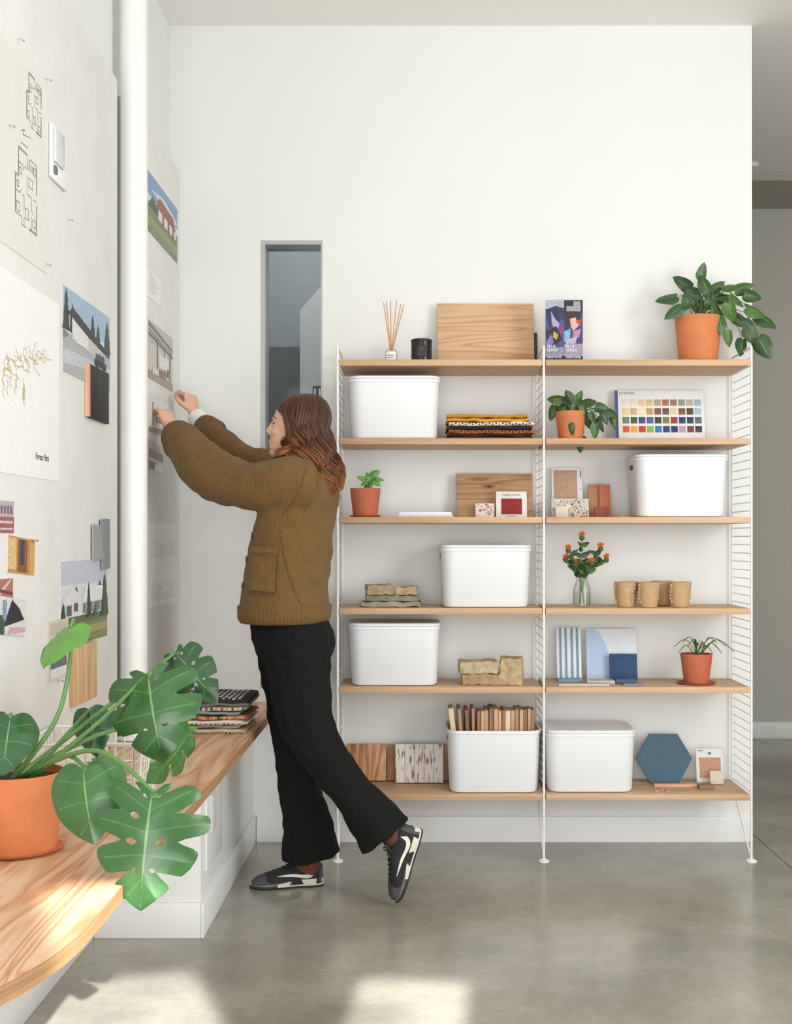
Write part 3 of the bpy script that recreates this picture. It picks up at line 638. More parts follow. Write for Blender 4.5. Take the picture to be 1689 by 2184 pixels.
def pot(t, c, z, rt, rb, h, m, saucer=0):
    b = ZE
    if saucer:
        part(MB().lathe([(0, ZE), (saucer*.85, ZE), (saucer, .008), (saucer-.004, .008), (saucer*.82, .0045), (0, .0045)], (*c, z), 36), 'saucer', m, t); b = .0048
    part(MB().lathe([(0, b), (rb, b), (rb+.001, b+.002), (rt-.001, h-.003), (rt-.002, h), (rt-.005, h), (rt-.007, h-.02), (0, h-.02)], (*c, z), 44), 'pot', m, t)
    part(MB().lathe([(rt-.0075, h-.018), (rt*.5, h-.012), (0, h-.01)], (*c, z), 30), 'soil', M_soil, t)
def pothos(t, c, ztop, leaves, Yc, size, spread, cols, vein):
    lv = MB(); st = MB(); rr = random.Random(len(leaves)*7)
    for e in leaves:
        px, py, ang = e[:3]; sz = size*(e[3] if len(e) > 3 else rr.uniform(.85, 1.15)); Yl = min(Yc+rr.uniform(-spread, spread*.7), 4.93)
        d = V((math.cos(R(ang)), rr.uniform(-.35, .2), -math.sin(R(ang)))).normalized()
        ce = P(px, py, Yl); A = ce-d*sz*.45; T = ce+d*sz*.55
        nrm = V((rr.uniform(-.6, .6), -1, rr.uniform(.0, .9)))
        k = rr.random(); c1 = tuple(int(lerp(a, b, k)) for a, b in zip(*cols))
        leaf(lv, A, T, nrm, rr.uniform(.65, .9), 0, 3, (0, .5, 1), rr.uniform(.05, .3), rr.uniform(.1, .5), c1, vein)
        root = V((c[0]+rr.uniform(-.015, .015), c[1]+rr.uniform(-.015, .015), ztop-.015))
        m = (root+A)/2+V((0, 0, .02+.25*abs(A.x-root.x)))
        if A.z < ztop+.01:
            m = V((lerp(root.x, A.x, .7), lerp(root.y, A.y, .75), max(ztop+.02, A.z+.03)))
            if A.y > Yc-.02 and abs(A.x-c[0]) < .06: m.y = A.y
        stem(st, root, A, .0022, .0013, 0, (74, 104, 52), 8, m)
    part(lv, 'foliage', M_leafd, t, fixn=False, sharp=180); part(st, 'stems', M_leafd, t)
# top plant
c = (XP(1489, 4.79), 4.79); t = thing('potted_plant', 'large trailing plant with dark heart leaves in terracotta pot on the top shelf', 'plant', (*c, z))
pot(t, c, z, .094, .074, .186, M_terra)
pothos(t, c, z+.186, [(1422, 634, 175, 1.15), (1438, 664, 150, 1.1), (1456, 602, 215, 1.1), (1468, 642, 120), (1488, 652, 80), (1502, 604, 250), (1498, 578, 285, .9), (1512, 626, 60), (1524, 650, 30), (1538, 692, 75), (1548, 636, 20), (1558, 610, 350), (1586, 612, 340), (1606, 630, 10), (1562, 664, 60), (1580, 684, 40), (1612, 664, 20, 1.25), (1636, 682, 35, 1.25), (1556, 722, 80), (1582, 740, 100), (1604, 716, 60), (1630, 742, 60, 1.3), (1520, 706, 100, .85), (1480, 620, 200), (1530, 610, 320), (1572, 640, 40), (1534, 668, 60), (1600, 696, 50)], 4.79, .072, .08, ((42, 70, 36), (84, 120, 56)), (98, 130, 70))

# ------------------------------------------------------------------ second shelf
z = SZ[1]
x0, x1 = XP(954, 4.72), XP(1139, 4.72); zz = z+ZE
for j, (h, c1, c2, lab) in enumerate(((.018, (74, 44, 34), (52, 34, 28), 'dark brown folded textile, bottom of the stack on the shelf'), (.016, (176, 92, 46), (60, 40, 34), 'rust striped folded textile, second from the bottom of the shelf stack'), (.013, (38, 36, 38), (30, 28, 30), 'black folded textile in the middle of the shelf stack'), (.015, (222, 214, 200), (40, 38, 40), 'cream and black patterned folded textile under the mustard one'), (.032, (206, 150, 52), (196, 134, 44), 'mustard yellow folded textile on top of the shelf stack'))):
    e = rnd.uniform(-.004, .004); mb = MB(c1)
    nl = 2 if h > .016 else 1
    xa, xb = x0+.006*(j % 2)+e, x1-.008*((j+1) % 2)-(.014 if j == 4 else 0)
    for k in range(nl):
        mb.color(c1 if k % 2 == 0 else c2)
        mb.box(xa+.003*k, xb-.005*k, 4.675+.004*(j % 3), 4.9, zz+h*k/nl+.0003, zz+h*(k+1)/nl, h/nl*.48, sub=11, amp=.006, ns=26, seed=j+k*3)
    if j in (1, 3):
        mb.color(c2)
        n = 24
        for k in range(n):
            u = xa+.01+(xb-xa-.02)*k/n; mb.box(u, u+.004, 4.671+.004*(j % 3), 4.676+.004*(j % 3), zz+.003+.004*(k % 2), zz+h-.006+.004*(k % 2))
    top(mb, 'folded_textile', M_cloth, lab, 'textile', 'folded textiles on the shelf'); zz += h+.0006
c = (XP(1217, 4.78), 4.78); t = thing('potted_plant', 'trailing plant in terracotta pot on the second shelf beside the color chart', 'plant', (*c, z))
pot(t, c, z, .062, .047, .115, M_terra)
pothos(t, c, z+.115, [(1183, 850, 190), (1200, 872, 130), (1178, 880, 110), (1214, 846, 240), (1236, 848, 300), (1226, 868, 60), (1246, 878, 70), (1258, 858, 350), (1266, 890, 60), (1284, 870, 10), (1290, 892, 70), (1306, 882, 30), (1311, 900, 80), (1270, 920, 90), (1282, 906, 60), (1238, 948, 100, 1.1), (1255, 902, 70), (1218, 916, 85), (1200, 850, 210), (1244, 862, 20), (1208, 886, 100)], 4.78, .055, .06, ((44, 68, 36), (84, 114, 58)), (100, 128, 76))
mb = MB((236, 236, 234)); M, x0, x1 = lean(mb, 1314, 1505, .222, 4.9, z, .006, 10)
cc = thing('color_chart', 'white color chart board with rows of small square chips', 'color chart', ((x0+x1)/2, 4.9, z))
part(mb, 'board', M_vc, cc)
rows = [[(226, 220, 210), (228, 214, 190), (222, 200, 160), (214, 190, 150), (180, 160, 140), (170, 110, 70), (150, 120, 100), (140, 150, 140), (190, 170, 160), (160, 185, 200)],
        [(235, 205, 150), (210, 170, 120), (240, 225, 190), (200, 160, 110), (120, 90, 70), (110, 80, 65), (225, 205, 170), (130, 85, 60), (90, 60, 55), (170, 195, 215)],
        [(110, 130, 100), (75, 90, 65), (60, 80, 110), (70, 95, 150), (50, 60, 50), (120, 130, 50), (160, 50, 45), (40, 60, 110), (30, 50, 90), (90, 110, 130)],
        [(225, 90, 50), (235, 175, 60), (200, 60, 45), (130, 180, 90), (50, 120, 170), (40, 60, 130), (30, 50, 100), (200, 150, 180), (120, 50, 60), (60, 60, 65)]]
ch = MB(); wd = x1-x0
for r_, row in enumerate(rows):
    for k, c_ in enumerate(row):
        xa = x0+wd*(.08+.09*k); za = .17-.0375*r_
        ch.color(c_).box(xa, xa+wd*.074, -.002, -.0002, za-.014, za+.013, .0005, M=M)
part(ch, 'color_chips', M_vc, cc)
bd = MB((150, 156, 164)); bd.box(x0+.004, x0+wd*.3, -.0005, -.0002, .202, .2024, M=M)
bd.color((60, 84, 140)).box(x0, x0+.012, -.0006, -.0002, 0, .222, M=M); bd.color((190, 50, 50)).box(x0+.014, x0+.05, -.0006, -.0002, .006, .012, M=M)
bd.color((214, 216, 220)).box(x0+.004, x1-.004, -.0005, -.0002, .02, .0215, M=M)
part(bd, 'printed_bands', M_vc, cc)
part(MB((70, 74, 84)).text('KEYSTONES', .012, M @ Matrix.Translation((x0+.017, -.0008, .206)) @ TXF), 'lettering', M_vc, cc, fixn=False)

# ------------------------------------------------------------------ third shelf
z = SZ[2]
c = (XP(779, 4.77), 4.77); t = thing('potted_plant', 'small seedling with bright green leaves in a terracotta pot with saucer', 'plant', (*c, z))
pot(t, c, z, .062, .047, .116, M_terra2, .064)
pothos(t, c, z+.116, [(770, 1020, 200), (786, 1016, 260), (796, 1026, 20), (811, 1022, 10), (800, 1010, 320), (776, 1030, 150), (790, 1032, 80), (782, 1024, 120), (804, 1030, 40)], 4.77, .034, .03, ((84, 140, 58), (120, 168, 76)), (150, 190, 110))
for k, (h, c_, lab) in enumerate(((.006, (210, 218, 230), 'pale blue booklet at the bottom of the flat pile'), (.005, (238, 238, 236), 'white booklet in the middle of the flat pile'), (.008, (226, 230, 236), 'white booklet topmost on the flat pile'))):
    e = .004*k; zz = z+ZE+(0, .0066, .0122)[k]
    mb = MB(c_).box(XP(848, 4.7)+e, XP(966, 4.7)-e*.7, 4.69+e, 4.9, zz, zz+h, .0008)
    top(mb, 'booklet', M_vc, lab, 'booklet', 'flat pile of booklets on the shelf')
M_knot = wood('knotty_oak', [(0, (186, 148, 108)), (.6, (176, 134, 94)), (.9, (158, 114, 76)), (1, (140, 96, 62))], 'x', 8, 9, .55, .08, .14, 9.2, .7)
mb = MB(); M, x0, x1 = lean(mb, 974, 1136, .182, 4.9, z, .018, 9)
o = top(mb, 'wood_board', M_knot, 'knotty brown oak board leaning behind the red swatch card', 'wood board')
kx = lerp(x0, x1, .42); kn = MB((150, 108, 74))
def blob(cx, cz, rx, rz, y, n=20, j=.18, sd=0): kn.add([(cx+rx*math.cos(a)*(1+j*math.sin(3*a+sd)), y, cz+rz*math.sin(a)*(1+j*math.cos(2*a+sd))) for a in [2*PI*k/n for k in range(n)]], [list(range(n))], M)
blob(kx, .128, .028, .013, -.0003); kn.color((104, 68, 44)); blob(kx+.002, .128, .016, .006, -.0004, sd=1); kn.color((60, 36, 22)); blob(kx+.004, .129, .008, .0028, -.0005, sd=2)
part(kn, 'knot', M_vc, o, fixn=False)
M_tz = mat('terrazzo_body', None, .4, .02, 40)
def terrazzo(label, px0, px1, h, Y0, t, ang, base, chips, n, seed):
    mb = MB(base); M, x0, x1 = lean(mb, px0, px1, h, Y0, z, t, ang); rr = random.Random(seed)
    for k in range(n):
        u, v, s = rr.uniform(x0+.005, x1-.005), rr.uniform(.005, h-.005), rr.uniform(.002, .006)
        s = min(s, u-x0, x1-u, v, h-v)
        a0 = rr.uniform(0, 6); q_ = rr.randint(4, 6)
        mb.poly([(u+s*math.cos(a0+2*PI*j/q_)*rr.uniform(.6, 1), -.0002-.00001*k, v+s*math.sin(a0+2*PI*j/q_)*rr.uniform(.6, 1)) for j in range(q_)], M, rr.choice(chips))
    return top(mb, 'terrazzo_tile', M_tz, label, 'tile', fixn=False)
terrazzo('small white terrazzo tile with rust red chips beside the red swatch card', 1014, 1055, .058, 4.862, .012, 8, (232, 224, 214), [(176, 70, 48), (150, 60, 50), (206, 120, 90), (120, 90, 80)], 42, 3)
mb = MB((238, 236, 232)); M, x0, x1 = lean(mb, 1058, 1124, .108, 4.85, z, .003, 8)
sc = thing('swatch_card', 'white swatch card with a brick red fabric square', 'swatch card', ((x0+x1)/2, 4.85, z))
part(mb, 'card', M_vc, sc); wd = x1-x0
part(MB((156, 60, 52)).box(x0+wd*.17, x1-wd*.16, -.0025, -.0002, .014, .078, .0006, M=M), 'fabric_square', M_cloth, sc)
part(MB((50, 50, 54)).text('PARACHUTE', .0125, M @ Matrix.Translation(((x0+x1)/2, -.0006, .089)) @ TXF, 'CENTER'), 'lettering', M_vc, sc, fixn=False)
part(MB((50, 50, 54)).box((x0+x1)/2-.02, (x0+x1)/2+.02, -.0004, -.0002, .006, .0075, M=M), 'printed_line', M_vc, sc)
mb = MB((228, 228, 226)); M, x0, x1 = lean(mb, 1178, 1244, .212, 4.908, z, .003, 11)
sc = thing('swatch_card', 'tall white swatch card with a tan fabric panel above the terrazzo slab', 'swatch card', ((x0+x1)/2, 4.9, z)); wd = x1-x0
part(mb, 'card', M_vc, sc)
part(MB((192, 158, 132)).box(x0+wd*.07, x0+wd*.83, -.0025, -.0002, .06, .2, .0006, M=M), 'fabric_panel', M_cloth, sc)
part(MB((70, 70, 74)).box(x1-.009, x1-.005, -.0005, -.0002, .17, .2, M=M), 'printed_line', M_vc, sc)
part(MB((70, 70, 74)).box(x1-.009, x1-.006, -.0005, -.0002, .12, .125, M=M), 'printed_dot', M_vc, sc)
terrazzo('speckled grey terrazzo slab in front of the tan swatch card', 1176, 1256, .077, 4.865, .018, 7, (206, 198, 186), [(150, 110, 84), (110, 106, 100), (240, 236, 228), (90, 84, 80), (176, 140, 110)], 110, 8)
mb = MB((226, 214, 196)); lean(mb, 1185, 1212, .046, 4.84, z, .008, 6); top(mb, 'tile_sample', M_vc, 'small cream tile leaning on the speckled terrazzo slab', 'tile')
mb = MB((180, 128, 96)); lean(mb, 1255, 1281, .137, 4.9, z, .008, 7); top(mb, 'tile_sample', M_vc, 'tall tan brown tile strip beside the terrazzo slab', 'tile')
mb = MB((192, 112, 78)); lean(mb, 1279, 1302, .137, 4.885, z, .008, 7); top(mb, 'tile_sample', M_vc, 'tall terracotta orange tile strip beside the tan strip', 'tile')
mb = MB((152, 70, 50)); lean(mb, 1268, 1296, .042, 4.855, z, .01, 7); top(mb, 'tile_sample', M_vc, 'small dark red tile in front of the tall orange strips', 'tile')
for px, c_, lab in ((1248, (186, 112, 80), 'thin flat clay chip beside the small dark red tile'), (1298, (156, 72, 48), 'flat red clay chip below the orange strip'), (1324, (206, 126, 84), 'flat orange clay disc beside the white bin')):
    mb = MB(c_).lathe([(0, ZE), (.02, ZE), (.02, .006), (0, .006)], (XP(px, 4.74), 4.74+.02*(px == 1298), z), 24); top(mb, 'clay_chip', M_vc, lab, 'tile')

# ------------------------------------------------------------------ fourth shelf
z = SZ[3]
def rock(label, px0, px1, Y0, d, z0, h, col, seed, group, rot=0):
    x0, x1 = XP(px0, Y0), XP(px1, Y0); cx = (x0+x1)/2
    M = Matrix.Translation((cx, Y0+d/2, z0)) @ Matrix.Rotation(R(rot), 4, 'Z')
    mb = MB(col).box(-(x1-x0)/2, (x1-x0)/2, -d/2, d/2, 0, h, .003, M, sub=9, amp=.0075, ns=42, seed=seed)
    top(mb, 'stone', M_rock, label, 'stone', group, sharp=22)
g = 'stones stacked on the fourth shelf'
rock('long flat grey flagstone at the base of the small stone pile', 768, 896, 4.72, .13, z+ZE, .02, (156, 150, 134), 1, g)
rock('shorter grey slab in the middle of the small stone pile', 779, 891, 4.735, .1, z+.0225, .022, (138, 132, 118), 2, g)
rock('brown wedge stone on the left of the small stone pile', 779, 836, 4.745, .08, z+.047, .04, (168, 146, 114), 3, g, 12)
rock('squarish tan stone on the right of the small stone pile', 845, 889, 4.745, .075, z+.047, .032, (180, 160, 126), 4, g, -6)
c = (XP(1241, 4.75), 4.75)
vs_ = thing('vase', 'clear glass vase of water holding orange flowers', 'vase', (*c, z))
part(MB().lathe([(0, ZE), (.034, ZE), (.037, .004), (.037, .07), (.03, .09), (.024, .1), (.026, .118), (.0235, .118), (.0215, .1), (.0275, .089), (.0345, .069), (.0345, .008), (0, .008)], (*c, z), 36), 'glass', M_vase, vs_)
part(MB().lathe([(0, .009), (.0335, .009), (.0335, .06), (0, .06)], (*c, z), 30), 'water', glass('vase_water', (.95, .97, .94), .01, .02, .25), vs_)
fl = [(1241, 1143, 'topmost orange flower in the vase, standing straight up'), (1212, 1170, 'orange flower leaning left in the vase, higher of the left pair'), (1207, 1190, 'lower left orange flower in the vase'), (1281, 1166, 'orange flower leaning right at upper right of the vase'), (1293, 1190, 'orange flower drooping at far right of the vase'), (1262, 1198, 'low orange flower right of the vase neck'), (1228, 1200, 'low orange flower above the vase neck, left')]
for i, (px, py, lab) in enumerate(fl):
    e = P(px, py, 4.75+rnd.uniform(-.04, .03)); b = V((c[0]+rnd.uniform(-.018, .018), c[1]+rnd.uniform(-.015, .015), z+.012))
    nk = V((c[0]+(e.x-c[0])*.14, c[1]+(e.y-c[1])*.14, z+.112))
    t = thing('flower', lab, 'flower', b, 'orange flowers in the glass vase')
    st = MB((92, 120, 58)); pth = spl([b, nk, (nk+e)/2+V((0, 0, .01)), e-V((0, 0, .012))], 12); st.tube(pth, .0018, 6)
    lv = MB()
    for k in range(9):
        u = .42+.06*k; q_ = V(pth[min(11, int(u*11))]); a = k*2.4+i
        d = V((math.cos(a)*.9, math.sin(a)*.5, .5)).normalized()
        s_ = rnd.uniform(.028, .04); leaf(lv, q_, q_+d*s_, (rnd.uniform(-.5, .5), -1, .5), .9, 0, 3, (0, .5, 1), .2, .2, rnd.choice(((50, 76, 40), (66, 94, 48), (44, 66, 38))), (88, 112, 62), SLIM)
    part(st, 'stem', M_leafd, t); part(lv, 'leaves', M_leafd, t, fixn=False, sharp=180)
    bl = MB((70, 92, 44)); bl.ell(e-V((0, 0, .008)), (.011, .011, .011), None, 12, 8)
    for k in range(34):
        a = k*2.4; ph = .15+1.1*(k/34)
        d = V((math.sin(ph)*math.cos(a), math.sin(ph)*math.sin(a), math.cos(ph)))
        bl.color(rnd.choice(((232, 112, 28), (240, 140, 40), (214, 84, 24)))).tube([e-V((0, 0, .004)), e+d*rnd.uniform(.014, .021)], [.0022, .0008], 5)
    part(bl, 'blossom', M_vc, t)
M_clay = mat('speckled_clay', (192, 157, 117), .8, .08, 60, .1, 120)
for k, (px, Yc, lab) in enumerate(((1335, 4.75, 'brown clay cup at the left end of the cup row'), (1383, 4.715, 'brown clay cup standing foremost in the cup row'), (1412, 4.83, 'brown clay cup half hidden behind the other cups'), (1450, 4.735, 'brown clay cup with beaded side at the right end of the cup row'))):
    x = XP(px, Yc); t = thing('clay_cup', lab, 'cup', (x, Yc, z), 'clay cups on the fourth shelf')
    part(MB().lathe([(0, ZE), (.03, ZE), (.033, .003), (.0455, .096), (.0455, .099), (.043, .1), (.041, .098), (.03, .012), (0, .01)], (x, Yc, z), 40), 'cup', M_clay, t)
    for sg in (180, 0, 300) if k % 2 == 0 else (20, 200):
        bd = MB()
        for j in range(6):
            zz = .022+.013*j; r = .033+.0125*zz/.096; a = R(sg-10*math.sin(j)); bd.ell((x+r*math.cos(a)*1.03, Yc+r*math.sin(a)*1.03, z+zz), (.006, .006, .007), None, 10, 7)
        part(bd, 'bead_row', M_clay, t)

# ------------------------------------------------------------------ fifth shelf
z = SZ[4]; g = 'sandstone blocks on the fifth shelf'
rock('flat reddish stone slab at the base of the sandstone stack', 986, 1068, 4.715, .13, z+ZE, .042, (172, 144, 112), 6, g)
rock('long tan stone block lying on top of the flat reddish slab', 980, 1062, 4.72, .11, z+.0445, .048, (192, 172, 138), 7, g, 3)
rock('tall squared tan stone block at the right of the sandstone stack', 1069, 1117, 4.71, .11, z+ZE, .105, (184, 164, 128), 8, g, -5)
mb = MB((226, 228, 230)); M, x0, x1 = lean(mb, 1188, 1241, .212, 4.895, z, .008, 10)
for u in (.16, .38, .62, .84): mb.poly([(lerp(x0, x1, u-.05), -.0003, .001), (lerp(x0, x1, u+.05), -.0003, .001), (lerp(x0, x1, u+.05), -.0003, .211), (lerp(x0, x1, u-.05), -.0003, .211)], M, (112, 146, 172))
top(mb, 'tile_sample', M_vc, 'tall white tile with blue vertical stripes', 'tile', fixn=False)
mb = MB((222, 228, 234)); M, x0, x1 = lean(mb, 1252, 1360, .208, 4.895, z, .008, 10)
fpoly(mb, M, x0, x1, .208, [((178, 200, 228), [(0, 0)]+[(0, 1), (.12, 1)]+[(.12+.36*math.sin(R(a)), 1-.98*(1-math.cos(R(a)))) for a in range(10, 91, 10)]+[(.48, 0)])])
top(mb, 'tile_sample', M_vc, 'large white tile with a curved pale blue shape', 'tile', fixn=False)
mb = MB((42, 74, 114)); lean(mb, 1301, 1360, .108, 4.862, z, .008, 9); top(mb, 'tile_sample', mat('blue_glaze', None, .55, .05, 15, spec=.3), 'dark blue square tile leaning on the large blue and white tile', 'tile')
for px0, px1, y0, y1, h, c_, lab in ((1190, 1244, 4.81, 4.86, .012, (120, 150, 172), 'flat blue striped tile lying before the striped tall tile'), (1192, 1300, 4.69, 4.74, .006, (214, 204, 196), 'flat pale strip lying at the shelf front below the tiles'), (1252, 1312, 4.75, 4.81, .013, (186, 180, 176), 'flat grey mosaic tile lying before the curved tile'), (1314, 1356, 4.75, 4.8, .018, (60, 84, 116), 'flat dark blue mosaic tile lying before the blue square'), (1330, 1374, 4.69, 4.73, .008, (124, 132, 146), 'small flat slate blue tile at the shelf front')):
    mb = MB(c_).box(XP(px0, y0), XP(px1, y0), y0, y1, z+ZE, z+ZE+h, .001)
    if 'mosaic' in lab:
        for a in range(5):
            for b_ in range(4):
                xa = lerp(XP(px0, y0), XP(px1, y0), (a+.1)/5); ya = lerp(y0, y1, (b_+.1)/4)
                mb.color(tuple(min(255, int(q_*rnd.uniform(.8, 1.3))) for q_ in c_)).box(xa, xa+.014, ya, ya+.0105, z+ZE+h, z+ZE+h+.001)
    top(mb, 'flat_tile', M_vc, lab, 'tile')
c = (XP(1485, 4.77), 4.77); t = thing('potted_plant', 'spider plant with arching thin leaves in a terracotta pot with saucer', 'plant', (*c, z))
pot(t, c, z, .064, .048, .12, M_terra2, .078)
sp = MB()
for px, py, hi in ((1437, 1380, .05), (1447, 1392, .04), (1456, 1370, .05), (1478, 1364, .03), (1500, 1370, .03), (1528, 1372, .05), (1548, 1378, .055), (1566, 1390, .06), (1520, 1394, .04), (1466, 1380, .045), (1508, 1384, .04), (1540, 1394, .05), (1490, 1376, .03)):
    e = P(px, py, 4.77+rnd.uniform(-.07, .06)); b = V((c[0]+rnd.uniform(-.012, .012), c[1]+rnd.uniform(-.012, .012), z+.105))
    m = b.lerp(e, .5)+V((0, 0, hi)); p_ = spl([b, m, e], 10)
    sp.color(rnd.choice(((92, 116, 58), (120, 140, 78), (70, 94, 48)))).tube(p_, [(.0016, .0045*math.sin(PI*(.12+.86*k/9))+.0006) for k in range(10)], 6, up=(0, 0, 1))
part(sp, 'foliage', M_leafd, t)

# ------------------------------------------------------------------ bottom shelf
z = SZ[5]
M_fir = wood('fir_board', [(0, (206, 160, 116)), (.5, (190, 134, 90)), (1, (154, 98, 62))], 'z', 9, 9, .5, .1, .12, 3.3)
mb = MB(); lean(mb, 741, 823, .15, 4.905, z, .02, 9); top(mb, 'wood_board', M_fir, 'brown vertical-grain fir board at the left end of the bottom shelf', 'wood board')
M_brn = wood('brown_board', [(0, (192, 148, 110)), (1, (164, 118, 82))], 'z', 9, 6, .55, .1, .1, 5.3)
mb = MB(); lean(mb, 826, 955, .148, 4.915, z, .012, 9); top(mb, 'wood_board', M_brn, 'tan wood board behind the weathered white plank sample', 'wood board')
M_weather = bpy.data.materials.new('weathered_paint'); M_weather.use_nodes = True
nt = M_weather.node_tree; bb = nt.nodes['Principled BSDF']; bb.inputs['Roughness'].default_value = .85
tc = nt.nodes.new('ShaderNodeTexCoord'); mp = nt.nodes.new('ShaderNodeMapping'); mp.inputs['Scale'].default_value = (70, 70, 9); nz = nt.nodes.new('ShaderNodeTexNoise'); nz.inputs['Scale'].default_value = 1.6; nz.inputs['Detail'].default_value = 8
cr = nt.nodes.new('ShaderNodeValToRGB'); e = cr.color_ramp.elements; e[0].position = .36; e[0].color = (*lin((140, 112, 90)), 1); e[1].position = .47; e[1].color = (*lin((226, 222, 213)), 1)
nt.links.new(tc.outputs['Object'], mp.inputs[0]); nt.links.new(mp.outputs[0], nz.inputs['Vector']); nt.links.new(nz.outputs[0], cr.inputs[0]); nt.links.new(cr.outputs[0], bb.inputs['Base Color'])
mb = MB()
for k in range(5): lean(mb, 843+20.6*k, 843+20.6*(k+1)-.6, .155, 4.868, z, .016, 9)
top(mb, 'plank_sample', M_weather, 'weathered plank sample with flaking white paint on the bottom shelf', 'wood sample')
hx = MB((46, 84, 104)); Y0 = 4.86; ang = R(10); xc = XP(1418, Y0); rr_ = .1145
M = Matrix.Translation((xc, Y0, z+ZE+.012*math.sin(ang))) @ Matrix.Rotation(-ang, 4, 'X')
hp = [(rr_*math.cos(R(60*k)), 0, rr_*math.sin(R(60*k))) for k in range(6)]
hz = min(p[2] for p in hp); hp = [(p[0], 0, p[2]-hz) for p in hp]
hx.prism(hp, (0, .012, 0), M); top(hx, 'hexagon_tile', mat('teal_slate', None, .5, .07, 12), 'large dark teal hexagon tile leaning on the wall', 'tile')
mb = MB((226, 226, 224)); M, x0, x1 = lean(mb, 1486, 1544, .135, 4.885, z, .003, 9); wd = x1-x0
sc = thing('swatch_card', 'white swatch card with a peach tan square on the bottom shelf', 'swatch card', ((x0+x1)/2, 4.885, z))
part(mb, 'card', M_vc, sc); part(MB((200, 154, 128)).box(x0+wd*.12, x1-wd*.1, -.0025, -.0002, .018, .1, .0006, M=M), 'color_square', M_cloth, sc)
part(MB((90, 90, 94)).box((x0+x1)/2-.006, (x0+x1)/2+.006, -.0005, -.0002, .112, .121, M=M), 'printed_emblem', M_vc, sc)
part(MB((90, 90, 94)).box(x0+.008, x0+.03, -.0005, -.0002, .126, .129, M=M), 'printed_line', M_vc, sc)
mb = MB((214, 200, 184)); lean(mb, 1515, 1543, .054, 4.84, z, .01, 8); top(mb, 'tile_sample', M_vc, 'small beige stone tile leaning on the peach swatch card', 'tile')
for px0, px1, y0, y1, h, c_, lab in ((1492, 1524, 4.75, 4.79, .016, (140, 106, 82), 'small dark brown wood block before the peach swatch card'), (1396, 1490, 4.79, 4.82, .012, (210, 166, 134), 'long slim peach tile strip lying under the hexagon tile')):
    top(MB(c_).box(XP(px0, y0), XP(px1, y0), y0, y1, z+ZE, z+ZE+h, .001), 'flat_tile', M_vc, lab, 'tile')
for k, (px, yy, lab) in enumerate(((1400, 4.72, 'small peach hexagon chip nearest the left of three'), (1411, 4.745, 'small peach hexagon chip in the middle of three'), (1424, 4.715, 'small peach hexagon chip nearest the right of three'))):
    mb = MB((202, 154, 126)); x = XP(px, yy)
    mb.prism([(x+.0115*math.cos(R(60*j)), yy+.0115*math.sin(R(60*j)), z+ZE) for j in range(6)], (0, 0, .005)); top(mb, 'hexagon_chip', M_vc, lab, 'tile')

# ================================================================== BENCH ITEMS
bz = ZB
lay = [(.012, (208, 192, 166), 'beige fringed rug sample at the bottom of the bench stack'), (.015, (160, 156, 150), 'grey rug sample second from the bottom of the bench stack'), (.014, (224, 216, 200), 'cream rug sample low in the bench stack'), (.015, (186, 136, 96), 'rust rug sample in the middle of the bench stack'), (.013, (132, 142, 148), 'slate blue rug sample above the rust one on the bench'), (.015, (216, 207, 192), 'oatmeal rug sample near the top of the bench stack'), (.013, (128, 124, 120), 'charcoal rug sample second from the top of the bench stack'), (.012, (38, 38, 40), 'black and cream checked rug sample on top of the bench stack')]
zz = bz+ZE
for j, (h, c_, lab) in enumerate(lay):
    xa, xb = -.905+rnd.uniform(-.01, .012), -.6+rnd.uniform(-.024, .008); ya, yb = 4.16+rnd.uniform(0, .022), 4.46+rnd.uniform(-.01, .01)
    mb = MB(c_).box(xa, xb, ya, yb, zz, zz+h, h*.48, sub=13, amp=.006, ns=18, seed=j)
    if j in (0, 2):
        for k in range(40): y_ = lerp(xa, xb, k/39); mb.tube([(y_, ya+.004, zz+.006), (y_+rnd.uniform(-.004, .004), ya-.014, zz+.004)], .002, 5)
        for k in range(30): y_ = lerp(ya, yb, k/29); mb.tube([(xb-.004, y_, zz+.006), (min(xb+.016, XE-.002), y_+rnd.uniform(-.004, .004), zz+.004)], .002, 5)
    if j in (3, 5):
        for k in range(16): xk = lerp(xa, xb, (k+.3)/16); mb.color(rnd.choice(((150, 70, 50), (70, 76, 86), (210, 160, 90)))).box(xk, xk+.008, ya-.002, ya+.004, zz+.003, zz+h-.002)
    if j == 7:
        mb.color((206, 200, 190))
        for a in range(15):
            for b_ in range(15):
                if (a+b_) % 2: xk = lerp(xa+.01, xb-.02, a/15); yk = lerp(ya+.01, yb-.02, b_/15); mb.box(xk, xk+.0095, yk, yk+.0095, zz+h-.002, zz+h+.0026)
    top(mb, 'rug_sample', M_cloth, lab, 'textile', 'rug samples stacked on the bench'); zz += h+.001
bk = thing('wire_basket', 'white wire basket on the plywood bench behind the monstera', 'basket', (-.83, 3.03, bz))
wb = MB(); x0, x1, y0, y1 = -.975, -.69, 2.9, 3.2; zr = bz+.175
def rect_wire(e, zz, r): p_ = [(x0+e, y0+e, zz), (x1-e, y0+e, zz), (x1-e, y1-e, zz), (x0+e, y1-e, zz)]; [wb.tube([p_[i], p_[(i+1) % 4]], r, 6) for i in range(4)]
rect_wire(0, zr, .0035)
for zz in (.04, .085, .13): rect_wire(.012*(1-zz/.175), bz+zz, .0016)
rect_wire(.012, bz+.0025, .002)
n = 12
